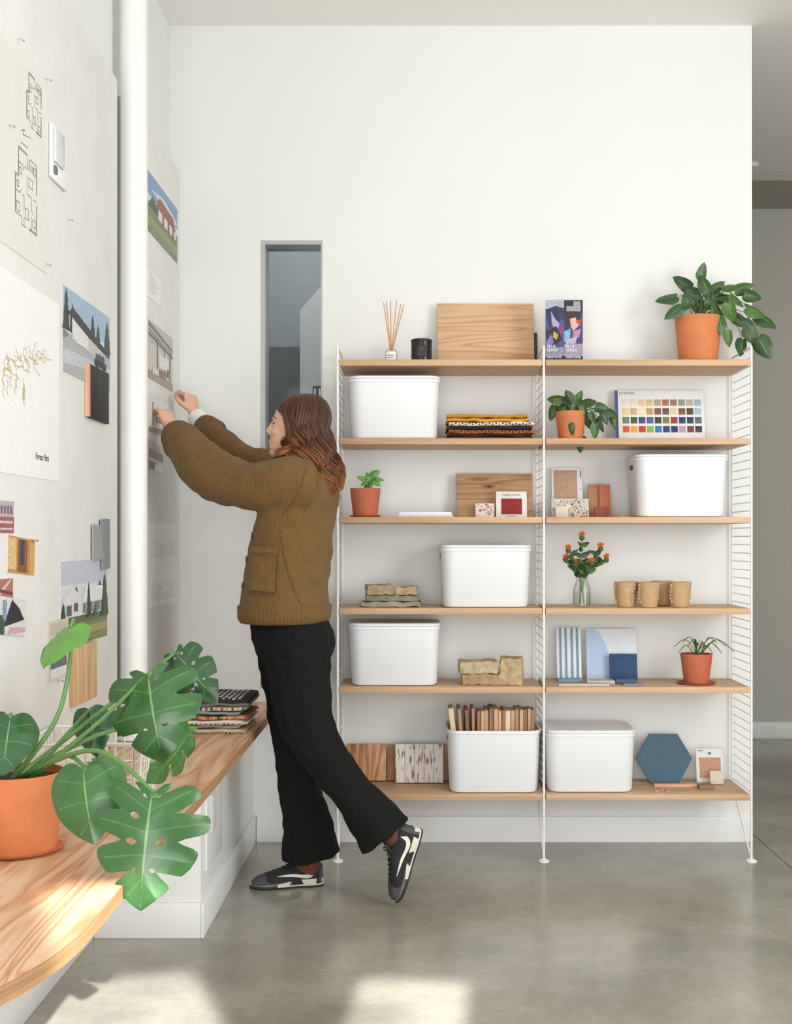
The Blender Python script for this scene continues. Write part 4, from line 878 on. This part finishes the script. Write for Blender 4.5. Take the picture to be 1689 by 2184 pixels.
for k in range(n+1):
    for a, b_ in (((lerp(x0, x1, k/n), y0), (lerp(x0+.012, x1-.012, k/n), y0+.012)), ((lerp(x0, x1, k/n), y1), (lerp(x0+.012, x1-.012, k/n), y1-.012)), ((x0, lerp(y0, y1, k/n)), (x0+.012, lerp(y0+.012, y1-.012, k/n))), ((x1, lerp(y0, y1, k/n)), (x1-.012, lerp(y0+.012, y1-.012, k/n)))):
        wb.tube([(*a, zr), (*b_, bz+.0025)], .0016, 5)
    wb.tube([(lerp(x0+.012, x1-.012, k/n), y0+.012, bz+.0025), (lerp(x0+.012, x1-.012, k/n), y1-.012, bz+.0025)], .0016, 5)
part(wb, 'wire_frame', M_white, bk)

# monstera
c = (-.872, 2.6); mo = thing('potted_plant', 'big monstera with split leaves in a terracotta pot on the bench', 'plant', (*c, bz))
pot(mo, c, bz, .1, .083, .172, M_terra, .098)
M_mon = mat('monstera_leaf', None, .24, .14, 18, .1, 30, spec=.6)
GV = (118, 158, 96)
US = (0, .022, .1, .16, .2, .26, .32, .36, .45, .54, .64, .75, .86, .94, 1)
TS = (0, .12, .3, .47, .53, .7, .88, 1)
mons = [  # attach px,py,Y ; tip px,py,Y ; normal ; width ; cut ; lobes ; colours ; stem mid px,py,Y
    ((316, 1440, 2.72), (330, 1606, 2.62), (-.1, -1, .35), 1.22, .34, 4, (50, 94, 48), (205, 1545, 2.68)),
    ((324, 1694, 2.38), (288, 1926, 2.28), (.05, -1, .42), 1.14, .38, 5, (52, 98, 50), (200, 1600, 2.45)),
    ((376, 1394, 2.98), (450, 1480, 2.9), (-.3, -.8, .7), .85, .34, 4, (40, 80, 42), (250, 1490, 2.85)),
    ((178, 1640, 2.46), (184, 1786, 2.38), (-.1, -1, .3), 1.12, .0, 4, (58, 104, 54), (135, 1612, 2.52)),
    ((22, 1530, 2.56), (6, 1628, 2.46), (.3, -1, .4), 1., .0, 4, (44, 86, 46), (45, 1590, 2.58)),
    ((152, 1336, 2.6), (82, 1396, 2.5), (-.3, -.45, 1), .9, .0, 4, (92, 144, 60), (126, 1520, 2.58)),
    ((192, 1516, 2.86), (204, 1602, 2.8), (.2, -1, .2), .85, .0, 4, (40, 80, 44), (140, 1570, 2.72)),
    ((404, 1556, 2.86), (352, 1668, 2.74), (1, -.42, .1), 1., .25, 4, (66, 114, 54), (230, 1560, 2.7))]
M_mstem = mat('monstera_stem', None, .4, .1, 20)
for i, (a, b, nn, wr, ct, lb_, col, md) in enumerate(mons):
    lf = MB(); A, T = P(*a), P(*b)
    leaf(lf, A, T, nn, wr, ct, lb_, TS, .28, .46, col, GV, HEART, US, .48, True, i)
    part(lf, 'leaf', M_mon, mo, fixn=False, sharp=180)
    st = MB((88, 134, 70)); base = V((c[0]+.02*math.cos(i*2.1), c[1]+.02*math.sin(i*2.1), bz+.15))
    p_ = spl([base, P(*md), A-(T-A).normalized()*.004+V((0, .006, .0)), A+(T-A)*.03], 18); st.tube(p_, [lerp(.006, .003, k/17) for k in range(18)], 9)
    part(st, 'stem', M_mstem, mo)

# ================================================================== PERSON
M_skin = mat('skin', (224, 176, 152), .5, .03, 12, .04, 300, sss=.08)
M_knit = knit('olive_knit', (116, 86, 42))
M_knitd = knit('olive_knit_edge', (102, 75, 36))
M_pants = mat('black_corduroy', (15, 15, 16), .9, .2, 60, .2, 200, spec=.3)
M_hair = mat('auburn_hair', None, .42, .2, 20, 0, 120, stretch=(3, 3, .7), spec=.45)
YP = 4.25
yw = R(12); fwd = V((-math.cos(yw), math.sin(yw), 0)); lef = V((-math.sin(yw), -math.cos(yw), 0))
Ls, Le, Lw = P(612, 1030, 4.11), P(440, 1002, 4.26), P(364, 914, 4.44)
Rs, Re, Rw = P(640, 1015, 4.41), P(502, 978, 4.6), P(414, 884, 4.745)
yh = R(6); HS = .92
hf = V((-math.cos(yh), math.sin(yh), .12)).normalized(); hl = V((0, 0, 1)).cross(hf).normalized(); hu = hf.cross(hl)
HO = P(628, 915, YP)
HM = Matrix(((hf.x, hl.x, hu.x, HO.x), (hf.y, hl.y, hu.y, HO.y), (hf.z, hl.z, hu.z, HO.z), (0, 0, 0, 1))) @ Matrix.Scale(HS, 4)
body = MB()
tp = [P(622, 1290, YP), P(618, 1220, YP), P(630, 1130, YP), P(645, 1060, YP), P(652, 1015, YP), P(655, 990, YP)]
body.tube(tp, [(.08, .12), (.08, .12), (.09, .135), (.085, .145), (.06, .1), (.05, .055)], 28, up=fwd)
body.tube([P(656, 1015, YP), P(645, 950, YP), HM @ V((-.015, 0, 0))], [.058, .05, .05], 20)
body.tube([Ls, (Ls+Rs)/2+V((.02, 0, .02)), Rs], [.05, .06, .05], 16)
for a in ((Ls, Le, Lw), (Rs, Re, Rw)): body.tube(spl(a, 9), [.05, .048, .045, .043, .041, .039, .035, .03, .025], 16)
RA, LA = P(658, 1838, 4.335), P(852, 1798, 4.1)
body.tube(spl([P(622, 1310, 4.3), P(630, 1575, 4.33), RA], 10), [.07, .07, .068, .062, .056, .05, .05, .045, .038, .034], 16)
body.tube(spl([P(632, 1310, 4.2), P(662, 1560, 4.14), LA], 10), [.07, .07, .068, .062, .056, .05, .05, .045, .038, .034], 16)
body.tube([RA, P(652, 1868, 4.352), P(628, 1878, 4.348)], [.03, .018, .012], 14); body.tube([LA, P(872, 1812, 4.108), P(874, 1842, 4.108)], [.03, .018, .012], 14)
# head
body.ell((-.012, 0, .024), (.097, .077, .1), HM, 32, 24); body.ell((.03, 0, -.04), (.06, .056, .072), HM, 28, 20)
body.ell((.062, 0, -.098), (.026, .026, .02), HM); body.ell((.05, 0, -.075), (.04, .044, .03), HM)
body.tube([HM @ V((.083, 0, .022)), HM @ V((.094, 0, -.004)), HM @ V((.1015, 0, -.024))], [.0065, .0088, .0105], 14); body.ell((.094, .009, -.027), (.009, .008, .006), HM); body.ell((.094, -.009, -.027), (.009, .008, .006), HM)
body.ell((.083, 0, -.056), (.0125, .022, .0065), HM); body.ell((.08, 0, -.065), (.0125, .02, .0075), HM); body.ell((.077, 0, -.0605), (.0135, .021, .008), HM); body.ell((.076, 0, .03), (.012, .046, .01), HM)
body.ell((.072, 0, -.045), (.018, .026, .016), HM); body.ell((.068, 0, -.08), (.016, .024, .016), HM)
for s_ in (1, -1):
    body.ell((.055, s_*.034, -.022), (.026, .022, .022), HM); body.ell((-.004, s_*.075, -.006), (.02, .009, .03), HM)
    body.ell((.067, s_*.031, .0135), (.0125, .0145, .006), HM, 14, 10); body.ell((.066, s_*.031, -.0035), (.012, .014, .005), HM, 14, 10)   # eyelids
def hand(mb, W, d, back, thumb, curls, tcurl=0., sc=.95):
    d = d.normalized(); back = (back-d*back.dot(d)).normalized(); th = (thumb-d*thumb.dot(d)-back*thumb.dot(back)).normalized()
    mb.tube([W-d*.02, W+d*.012*sc, W+d*.045*sc, W+d*.075*sc, W+d*.09*sc], [(.019, .024), (.017, .029), (.016, .037), (.013, .04), (.009, .036)], 20, up=back)
    for i, (ln, cu) in enumerate(zip((.068, .076, .071, .056), curls)):
        p = W+d*.08*sc+th*(.0285-.019*i)*sc; pts = [p]; a = 0; dd = d+th*(.06-.045*i)
        for f_, c_ in zip((.45, .31, .24), cu):
            a += R(c_); p = p+(dd.normalized()*math.cos(a)-back*math.sin(a))*ln*f_*sc; pts.append(p)
        mb.tube(spl(pts, 10), [.0088, .0088, .0086, .0084, .0082, .008, .0078, .0074, .007, .0055], 12)
    p = W+d*.025*sc+th*.024*sc-back*.004; pts = [p]
    for v_, l_ in ((d*.6+th*.75-back*.25, .036), (d*.85+th*(.25-tcurl)-back*.55, .03), (d*.9+th*(-.05-tcurl)-back*.5, .026)):
        p = p+v_.normalized()*l_*sc; pts.append(p)
    mb.tube(spl(pts, 9), [.0125, .012, .0115, .0105, .01, .0095, .009, .0085, .0065], 12)
# right hand: fingers up, palm toward the board, pinching a pin
hand(body, Rw, P(404, 836, 4.765)-Rw, V((.8, -.45, .2)), V((-.2, -1, .1)), ((46, 34, 22), (56, 48, 30), (64, 58, 36), (68, 62, 42)), .25)
hand(body, Lw, P(350, 870, 4.495)-Lw, V((.7, -.6, .1)), V((0, .8, .5)), ((16, 30, 22), (24, 34, 24), (32, 40, 28), (42, 44, 30)), 0)
person = top(body, 'person', M_skin, 'person in olive brown knit cardigan and black flared trousers reaching up to pin a print', 'person')
bake(person, .004, 2, .45)
# eyes, brows, lips
ey = MB()
for s_ in (1, -1):
    ey.color((214, 206, 200)).ell((.0655, s_*.031, .005), (.0118, .012, .0085), HM, 16, 12); ey.color((52, 36, 26)).ell((.0735, s_*.0315, .005), (.0045, .006, .006), HM, 12, 8)
part(ey, 'eyes', mat('eye_surface', None, .25, 0, 5), person)
bw = MB((66, 40, 28))
for s_ in (1, -1): bw.tube([HM @ V((.084, s_*.014, .03)), HM @ V((.082, s_*.032, .036)), HM @ V((.066, s_*.05, .03))], [.002, .0032, .0015], 8); bw.tube([HM @ V((.0775, s_*.018, .0105)), HM @ V((.0805, s_*.032, .0125)), HM @ V((.071, s_*.045, .009))], [.0012, .0024, .0016], 8)
part(bw, 'eyebrows', M_hair, person)
lp = MB((200, 124, 114)); lp.tube([HM @ V((.082, .018, -.0595)), HM @ V((.0938, 0, -.0565)), HM @ V((.082, -.018, -.0595))], [.0012, .0036, .0012], 10); lp.tube([HM @ V((.081, .016, -.0605)), HM @ V((.0912, 0, -.0635)), HM @ V((.081, -.016, -.0605))], [.0012, .0042, .0012], 10)
part(lp, 'lips', M_vc, person)

# cardigan
cg = MB()
secs = [(608, 1318, .152, .192), (608, 1290, .154, .196), (608, 1250, .148, .192), (615, 1200, .144, .186), (622, 1150, .14, .186), (632, 1100, .136, .188), (645, 1055, .124, .182), (653, 1020, .1, .165), (658, 995, .074, .115), (660, 978, .06, .07)]
ss = spl(secs, 28)
cg.rings([(P(a, b, YP), fwd*r1, lef*r2) for a, b, r1, r2 in ss], 40)
def slv(pts, rad, n=22):
    p_ = spl(pts, n); r_ = [q_[0] for q_ in spl(rad, n)]; cg.tube(p_, r_, 26); return p_
Lc = Le.lerp(Lw, .8)
lm = P(535, 1036, 4.16)
slv([P(655, 1035, 4.13), Ls, lm, Le+V((.012, 0, -.01)), Le.lerp(Lw, .45), Lc], [.09, .094, .082, .092, .08, .062])
Rc = Re.lerp(Rw, .72)
slv([P(650, 1020, 4.38), Rs, Rs.lerp(Re, .5)+V((0, 0, -.01)), Re, Re.lerp(Rw, .4), Rc], [.085, .09, .076, .072, .06, .05])
cd = part(cg, 'cardigan', M_knit, person)
def wr(p):
    k = min(1, max(0, (p.z-1.0)/.1))
    return k*(.009*noise.noise(V((p.x*8, p.y*8, p.z*11)))+.007*noise.noise(V((p.x*16+p.z*10, p.y*14, p.z*18-p.x*8))))
bake(cd, .0065, 6, .5, wr)
# ribbed hem, cuffs, collar
def rib(n, amp): return lambda i, k: 1+amp*math.cos(k*2*PI/4)
hb = MB(); hs = [(607, 1326, .149, .19), (607, 1318, .158, .199), (608, 1292, .161, .203), (608, 1288, .154, .196)]
hb.rings([(P(a, b, YP), fwd*r1, lef*r2) for a, b, r1, r2 in hs], 280, True, rib(280, .01)); part(hb, 'hem_band', M_knit, cd, sharp=180)
for (A, B, r0, r1) in ((Le.lerp(Lw, .6), Le.lerp(Lw, .9), .071, .057), (Re.lerp(Rw, .5), Re.lerp(Rw, .8), .058, .045)):
    cu = MB(); p_ = [A.lerp(B, k/5) for k in range(6)]; cu.tube(p_, [r0-.002, r0+.003, lerp(r0, r1, .4)+.003, lerp(r0, r1, .7)+.003, r1+.003, r1-.006], 112, mod=rib(112, .026)); part(cu, 'cuff', M_knit, cd, sharp=180)
part(MB((240, 240, 240)).tube([Re.lerp(Rw, .76), Re.lerp(Rw, .96)], [.041, .036], 28), 'shirt_cuff', mat('white_cotton', (238, 238, 238), .8, .03, 40), person, 'white shirt cuff')
B = bvh(cd); cam0 = V((0, 0, CH))
def hit(px, py, tree, off=.003):
    for k in range(14):
        d = (P(px+k*1.5, py, 1.)-cam0).normalized(); h_ = tree.ray_cast(cam0, d)
        if h_[0] is not None: return h_[0]+h_[1]*(off if h_[1].dot(d) < 0 else -off), (h_[1] if h_[1].dot(d) < 0 else -h_[1])
    return None, None
def patch(mb, tree, quad, n, m, off):
    g_ = []
    for i in range(n+1):
        row = []
        for j in range(m+1):
            u, v = i/n, j/m
            px = lerp(lerp(quad[0][0], quad[1][0], u), lerp(quad[3][0], quad[2][0], u), v); py = lerp(lerp(quad[0][1], quad[1][1], u), lerp(quad[3][1], quad[2][1], u), v)
            edge = i in (0, n) or j in (0, m); row.append(hit(px, py, tree, -.002 if edge else off)[0])
        g_.append(row)
    vs = []; fs = []
    for i in range(n+1):
        for j in range(m+1): vs.append(g_[i][j] if g_[i][j] is not None else V((0, 4.2, 1)))
    for i in range(n):
        for j in range(m): fs.append([i*(m+1)+j, i*(m+1)+j+1, (i+1)*(m+1)+j+1, (i+1)*(m+1)+j])
    mb.add(vs, fs)
pk = MB(); patch(pk, B, [(538, 1168), (593, 1170), (588, 1268), (531, 1262)], 20, 26, .009); po = part(pk, 'pocket', M_knit, cd, sharp=60)
wl = MB(); patch(wl, B, [(538, 1164), (594, 1166), (593, 1184), (537, 1182)], 20, 7, .014); part(wl, 'pocket_welt', M_knit, cd, sharp=60)
sm = MB()
for pl, r_, of in (([(652, 1000), (640, 1040), (622, 1075), (600, 1098)], .0022, .0005), ([(598, 1130), (606, 1190), (624, 1250), (648, 1300)], .0022, .0005), ([(593, 1172), (592, 1200), (590, 1240), (588, 1266), (575, 1269), (555, 1267), (532, 1262)], .0024, .004), ([(539, 1185), (556, 1186), (575, 1187), (593, 1187)], .0022, .009)):
    pp_ = [hit(a, b, B, of)[0] for a, b in spl(pl, 16)]; pp_ = [q_ for q_ in pp_ if q_ is not None]
    if len(pp_) > 3: sm.tube(pp_, r_, 6)
part(sm, 'seams', M_knitd, cd)
M_btn = mat('horn_button', None, .3, .3, 120)
for px, py in ((540, 1142), (528, 1193), (520, 1248)):
    q_, nq = hit(px, py, B, .003)
    if q_ is not None:
        rot = nq.to_track_quat('Z', 'Y').to_matrix().to_4x4(); part(MB((120, 96, 70)).lathe([(0, 0), (.011, 0), (.0125, .002), (.011, .004), (.007, .003), (0, .003)], (0, 0, 0), 20, Matrix.Translation(q_) @ rot), 'button', M_btn, cd)

# trousers
tr = MB()
tr.rings([(P(a, b, YP), fwd*r1, lef*r2) for a, b, r1, r2 in ((615, 1278, .11, .14), (616, 1305, .125, .155), (620, 1335, .14, .166), (626, 1362, .142, .168), (628, 1392, .134, .163), (632, 1425, .1, .13))], 36)
def leg(secs, n=26):
    q_ = spl(secs, n); tr.tube([P(a, b, c_) for a, b, c_, _, _ in q_], [(r1, r2) for *_, r1, r2 in q_], 30, up=(-1, 0, 0))
leg([(616, 1355, 4.315, .11, .095), (614, 1400, 4.32, .106, .098), (624, 1500, 4.325, .096, .09), (632, 1600, 4.33, .082, .079), (643, 1700, 4.333, .079, .076), (658, 1785, 4.337, .096, .09), (664, 1826, 4.34, .108, .1)])
leg([(632, 1355, 4.18, .118, .097), (640, 1440, 4.165, .112, .098), (654, 1535, 4.15, .098, .09), (686, 1605, 4.135, .08, .079), (745, 1682, 4.12, .074, .075), (793, 1742, 4.108, .088, .086), (824, 1785, 4.1, .103, .098)])
ts = part(tr, 'trousers', M_pants, person)
bake(ts, .0065, 5, .5, lambda p: min(1, max(.1, (1.0-p.z)/.1))*(.009*noise.noise(V((p.x*14, p.y*14, p.z*8)))+.006*noise.noise(V((p.x*20+p.z*14, p.y*20, p.z*24)))))
B2 = bvh(ts); sm = MB()
for pl in ([(590, 1335), (596, 1500), (640, 1598), (720, 1700), (812, 1808)],):
    pp_ = [hit(a, b, B2, .001)[0] for a, b in spl(pl, 30)]; pp_ = [q_ for q_ in pp_ if q_ is not None]
    if len(pp_) > 3: sm.tube(pp_, .002, 6)
part(sm, 'seam', M_pants, ts)
# socks
M_sock = mat('brown_sock', (112, 66, 50), .95, .15, 100, .5, 200, stretch=(3, 3, .3))
part(MB().tube([P(657, 1812, 4.335), RA+V((0, 0, -.005)), P(652, 1856, 4.335)], [.043, .042, .04], 24), 'sock', M_sock, person)
part(MB().tube([P(834, 1772, 4.1), LA, P(868, 1818, 4.1)], [.045, .042, .04], 24), 'sock', M_sock, person)
# shoes
M_shoe = mat('black_suede', None, .8, .12, 40, .2, 200)
def shoe(heel, f_, u_):
    f_ = f_.normalized(); u_ = (u_-f_*u_.dot(f_)).normalized(); l_ = u_.cross(f_)
    M = Matrix(((f_.x, l_.x, u_.x, heel.x), (f_.y, l_.y, u_.y, heel.y), (f_.z, l_.z, u_.z, heel.z), (0, 0, 0, 1)))
    up = MB((40, 41, 44)); S = spl([(.004, .022, .07), (.02, .031, .088), (.055, .035, .094), (.09, .036, .09), (.125, .039, .077), (.16, .0425, .062), (.2, .0445, .05), (.232, .039, .04), (.252, .026, .03), (.26, .01, .018)], 30)
    n = 22; vs = []; fs = []
    for x, hw, h in S:
        for k in range(n):
            a = PI*k/(n-1); c_, s_ = math.cos(a), math.sin(a)
            vs.append(V((x, hw*math.copysign(abs(c_)**.62, c_), .012+(h-.012)*abs(s_)**.8)))
    for i in range(len(S)-1):
        for k in range(n-1): fs.append([i*n+k, i*n+k+1, (i+1)*n+k+1, (i+1)*n+k])
        fs.append([i*n, i*n+n-1, (i+1)*n+n-1, (i+1)*n])
    fs += [list(range(n)), [(len(S)-1)*n+k for k in range(n)]]
    cols = []
    for f in fs:
        x = sum(vs[k].x for k in f)/len(f); zz = sum(vs[k].z for k in f)/len(f)
        cols.append(lin((78, 78, 79)) if (x > .205 or x < .02 or (.12 < x and zz < .024)) else lin((34, 35, 38)))
    up.add(vs, fs, M, cols)
    so = part(up, 'shoe', M_shoe, person, sharp=60)
    ol = spl([(0, 0), (.006, .024), (.05, .036), (.1, .035), (.16, .045), (.205, .048), (.24, .038), (.264, .012), (.266, 0)], 26)
    ol = [(a, b) for a, b in ol]+[(a, -b) for a, b in reversed(ol[1:-1])]
    zt = lambda x: .03 if x < .09 else lerp(.03, .014, min(1, (x-.09)/.1))
    cream, dark = lin((224, 218, 202)), lin((70, 69, 68))
    sl = MB(); loop_loft(sl, [[M @ V((a, b*.96, .006)) for a, b in ol], [M @ V((a, b, .008)) for a, b in ol], [M @ V((a, b*1.01, zt(a))) for a, b in ol]], colf=lambda f, n_: cream if sum(ol[k % n_][0] for k in f)/len(f) < .16 else dark); part(sl, 'midsole', M_vc, so)
    sl = MB((34, 33, 34)); loop_loft(sl, [[M @ V((a, b*.95, .0)) for a, b in ol], [M @ V((a, b*.97, .006)) for a, b in ol]]); part(sl, 'outsole', M_vc, so)
    def surf(x, z_):   # half width of the upper at height z_
        i_ = next((j_ for j_ in range(len(S)-1) if S[j_][0] <= x <= S[j_+1][0]), 0); f = (x-S[i_][0])/(S[i_+1][0]-S[i_][0])
        hw, h = lerp(S[i_][1], S[i_+1][1], f), lerp(S[i_][2], S[i_+1][2], f)
        s_ = min(1, max(0, (z_-.012)/(h-.012)))**(1/.8); return hw*max(0, math.sqrt(max(0, 1-s_*s_)))**.62
    for sd in (1, -1):
        up_c = spl([(.04, .074), (.05, .052), (.075, .047), (.115, .051), (.17, .046)], 30); lo_c = spl([(.0385, .0735), (.033, .05), (.058, .034), (.11, .041), (.17, .0448)], 30)
        vs = []; fs = []
        for a, b in zip(up_c, lo_c):
            for k in range(8): x, z_ = lerp(a[0], b[0], k/7), lerp(a[1], b[1], k/7); vs.append(V((x, sd*(surf(x, z_)+.0018), z_)))
        for i in range(29):
            for k in range(7): fs.append([i*8+k, i*8+k+1, (i+1)*8+k+1, (i+1)*8+k])
        part(MB((232, 228, 218)).add(vs, fs, M), 'curved_stripe', M_vc, so, 'cream curved side stripe', fixn=False)
    lc_ = MB((58, 58, 61)); tg = MB((70, 70, 72))
    def hx_(x): return next((lerp(a[2], b[2], (x-a[0])/(b[0]-a[0])) for a, b in zip(S, S[1:]) if a[0] <= x <= b[0]), .05)
    for k in range(6):
        x = .098+.016*k; h = hx_(x); w_ = .024
        lc_.tube([M @ V((x, -w_, h-.008)), M @ V((x+.004, -.01, h+.001)), M @ V((x+.006, .01, h+.001)), M @ V((x, w_, h-.008))], .003, 7)
        lc_.tube([M @ V((x, w_, h-.008)), M @ V((x+.014, -w_, hx_(x+.014)-.007))], .0024, 6)
    h = hx_(.095)
    for sgn in (1, -1): lc_.tube(spl([M @ V((.095, 0, h+.002)), M @ V((.1, sgn*.02, h+.012)), M @ V((.112, sgn*.034, h+.002)), M @ V((.104, sgn*.014, h+.002))], 10), .0022, 6)
    part(lc_, 'laces', M_vc, so)
    tg.tube([M @ V((.1, 0, hx_(.1)-.004)), M @ V((.088, 0, h+.012)), M @ V((.08, 0, h+.024))], [(.004, .024), (.004, .026), (.003, .02)], 16, up=u_)
    part(tg, 'tongue', M_shoe, so)
    tl = MB((235, 235, 232)); Mt = M @ Matrix.Translation((.0885, .013, h+.0185)) @ Matrix(((0, -.45, .9, 0), (-1, 0, 0, 0), (0, .9, .45, 0), (0, 0, 0, 1)))
    tl.text('NIKE', .011, Mt, bold=.0003); part(tl, 'lettering', M_vc, so, fixn=False)
hl_ = P(690, 1885, 4.36); hl_.z = .0008
to_ = P(536, 1893, 4.315); to_.z = .0008
shoe(hl_, to_-hl_, V((0, 0, 1)))
ff = V((-.32, -.02, -.945)).normalized(); tip = P(846, 1930, 4.1); tip.z = .012
shoe(tip-ff*.266, ff, V((-.945, -.3, .32)))

# hair
hr = MB((60, 36, 24))
bm = bmesh.new(); bmesh.ops.create_uvsphere(bm, u_segments=48, v_segments=36, radius=1)
for v in bm.verts:
    q_ = V((-.022+v.co.x*.104, v.co.y*.086, .024+v.co.z*.11))
    lim = .016+.66*max(-.05, q_.z-.005)
    if q_.x > lim: q_ = V((lim, q_.y*.97, q_.z*.985))
    v.co = q_
hr.addbm(bm, HM)
hr.ell((-.07, 0, -.085), (.056, .072, .12), HM, 24, 16)
rh = random.Random(4)
def strand(pts, w_):
    N = len(pts)
    rad = [(.0017*w_*(.7 if k < 3 else 1)*(1-.75*max(0, (k/N-.75)/.25)), .0031*w_*(.5+.5*min(1, k/5))*(1-.8*max(0, (k/N-.78)/.22))) for k in range(N)]
    n0 = len(hr.f); hr.tube([HM @ q_ for q_ in pts], rad, 5)
    base = rh.choice(((60, 36, 24), (72, 43, 28), (54, 33, 23), (90, 53, 33))); tipc = rh.choice(((156, 92, 52), (132, 76, 44), (176, 108, 62), (114, 67, 41)))
    for k in range(len(hr.f)-n0):
        t = min(1, (k//5)/(N-1)); t = max(0, (t-.2)/.8); hr.c[n0+k] = lin(tuple(lerp(a_, b_, t) for a_, b_ in zip(base, tipc)))
def hang(pts, ca, sa, zend, out, ph, n=22, A0=.004, A1=.026, fr=9.5):
    x, y, z0 = pts[-1]; 
    for k in range(1, n+1):
        t = k/n; zz = lerp(z0, zend, t); A_ = A0*min(1, t*4)+A1*t
        wv = math.sin(ph+t*fr); wv2 = math.cos(ph*1.3+t*fr); o_ = out*math.sin(t*PI*.62)
        pts.append(V((x+ca*(o_+A_*wv)-sa*A_*wv2, y+sa*(o_+A_*wv)+ca*A_*wv2, zz+.008*t*math.sin(ph*2+t*fr*1.1))))
def lock(sd, phi, layer):
    p = R(phi); ca, sa = math.cos(p), math.sin(p)*sd
    a, b, cz = .104+.007*layer, .09+.009*layer, .111+.004*layer
    pts = []; rx = .035*ca
    for k in range(7):
        th = R(4+14.5*k); s_, c_ = math.sin(th), math.cos(th)
        pts.append(V((-.022+rx*(1-k/6)+a*s_*ca, b*s_*sa, .024+cz*c_)))
    f_ = max(0, (phi-70)/110); zend = lerp(-.1, -.24, f_**.8)+rh.uniform(-.03, .02)
    clump = round(phi/9)*9                      # neighbouring locks share a wave
    hang(pts, ca, sa*1., zend, lerp(.008, .05, f_)*rh.uniform(.7, 1.2), clump*.11+rh.uniform(-.3, .3)+(0 if sd > 0 else 1.5), A0=.008, A1=.03, fr=10.5)
    strand(pts, rh.uniform(.7, 1.2))
for layer, cnt in ((0, 200), (.4, 320), (.8, 360), (1.1, 340)):
    for k in range(cnt):
        sd = 1 if k % 2 == 0 else -1
        f_ = (k//2+rh.uniform(-.3, .3))/(cnt/2-1); lock(sd, lerp(90, 182, f_), layer+rh.uniform(-.25, .25))
for sd in (1, -1):          # front hair parted at the middle and swept back over the temples
    for k in range(100):
        f_ = k/99; xs = lerp(.07, -.012, f_)+rh.uniform(-.003, .003); zt_ = .024+.113*math.sqrt(max(.02, 1-((xs+.022)/.108)**2)); j = rh.uniform(.98, 1.04)
        pts = [V((xs, sd*.003, zt_)), V((xs-.004, sd*.03*j, zt_-.004)), V((xs-.014, sd*.06*j, zt_-.026)), V((lerp(.036, -.01, f_), sd*.081*j, lerp(.045, .05, f_))), V((lerp(.02, -.026, f_), sd*.09*j, .012)), V((lerp(.008, -.034, f_), sd*.094*j, -.03))]
        pts = [V(q_) for q_ in spl(pts, 12)]
        hang(pts, .45, sd*.89, -.105+rh.uniform(-.03, .01), .008, rh.uniform(-.3, .3)+round(f_*6)*.5, 16, .006, .026, 8.5)
        strand(pts, rh.uniform(.7, 1.1))
part(hr, 'hair', M_hair, person, sharp=180)
# pin in the fingers
pn = MB((236, 234, 230)); y = wy(368); zp = ZP(833, y)
pn.tube([(XB+.0012, y, zp), (XB+.012, y-.002, zp)], .001, 8); pn.tube([(XB+.012, y-.002, zp), (XB+.026, y-.005, zp+.001), (XB+.036, y-.008, zp+.002)], [.0045, .003, .005], 12)
top(pn, 'push_pin', M_vc, 'white push pin pinched in the fingers of the person', 'push pin')

# ================================================================== LIGHT, CAMERA
wd_ = bpy.data.worlds.new('daylight'); SC.world = wd_; wd_.use_nodes = True
bg = wd_.node_tree.nodes['Background']; bg.inputs[0].default_value = (.97, .985, 1, 1); bg.inputs[1].default_value = .8
def area(name, loc, tgt, sx, sy, power, col=(1, 1, 1), spread=180):
    l = bpy.data.lights.new(name, 'AREA'); l.shape = 'RECTANGLE'; l.size = sx; l.size_y = sy; l.energy = power; l.color = col; l.spread = R(spread)
    o = bpy.data.objects.new(name, l); C.objects.link(o); o.location = loc
    o.rotation_euler = (V(tgt)-V(loc)).to_track_quat('-Z', 'Y').to_euler(); return o
area('window_light', (-1.2, -2.2, 1.6), (-.1, 5, .8), 3.6, 2.4, 105, (1, .998, .99))
area('side_light', (-2.2, .2, 1.6), (.4, 4.6, .9), 1.6, 2.2, 95, (1, .995, .98))
area('bounce_light', (.6, -.9, .35), (.4, 1.6, ZC), 3., 2., 76, (1, .995, .98))  # added uplight, stands in for floor bounce onto the ceiling
area('opposite_fill_light', (3.1, 1.6, 1.9), (-1., 3.4, 1.4), 2.2, 2.2, 115, (.98, .99, 1))  # fill added from the right to brighten the pinboard wall, not a window
for k, (x, sx_, w_, en) in enumerate(((-.78, 1.4, .5, 2.1), (-.04, -.5, .3, 1.2))):
    area('sun_beam', (sx_, -2.3, 3.1), (x, 3.1, 0), w_, .3, en, (1, .99, .97), .9)
area('store_fill_light', (-.5, 5.6, 3.2), (-.5, 5.9, 0), .6, .4, 16, (.98, .99, 1))  # unseen fill added so the room behind the slot window isn't black
cam = bpy.data.cameras.new('camera'); co = bpy.data.objects.new('camera', cam); C.objects.link(co)
co.location = (0, 0, CH); co.rotation_euler = (R(90), 0, 0)
cam.sensor_width = 36; cam.sensor_fit = 'AUTO'
ZOOM, pxc, pyc = 1, 844.5, 1092
cam.lens = F/2184*36*ZOOM
cam.shift_x = (pxc-CX)/2184*ZOOM; cam.shift_y = (CY-pyc)/2184*ZOOM; cam.clip_start = .05
SC.camera = co
SC.view_settings.view_transform = 'Standard'
SC.view_settings.look = 'None'
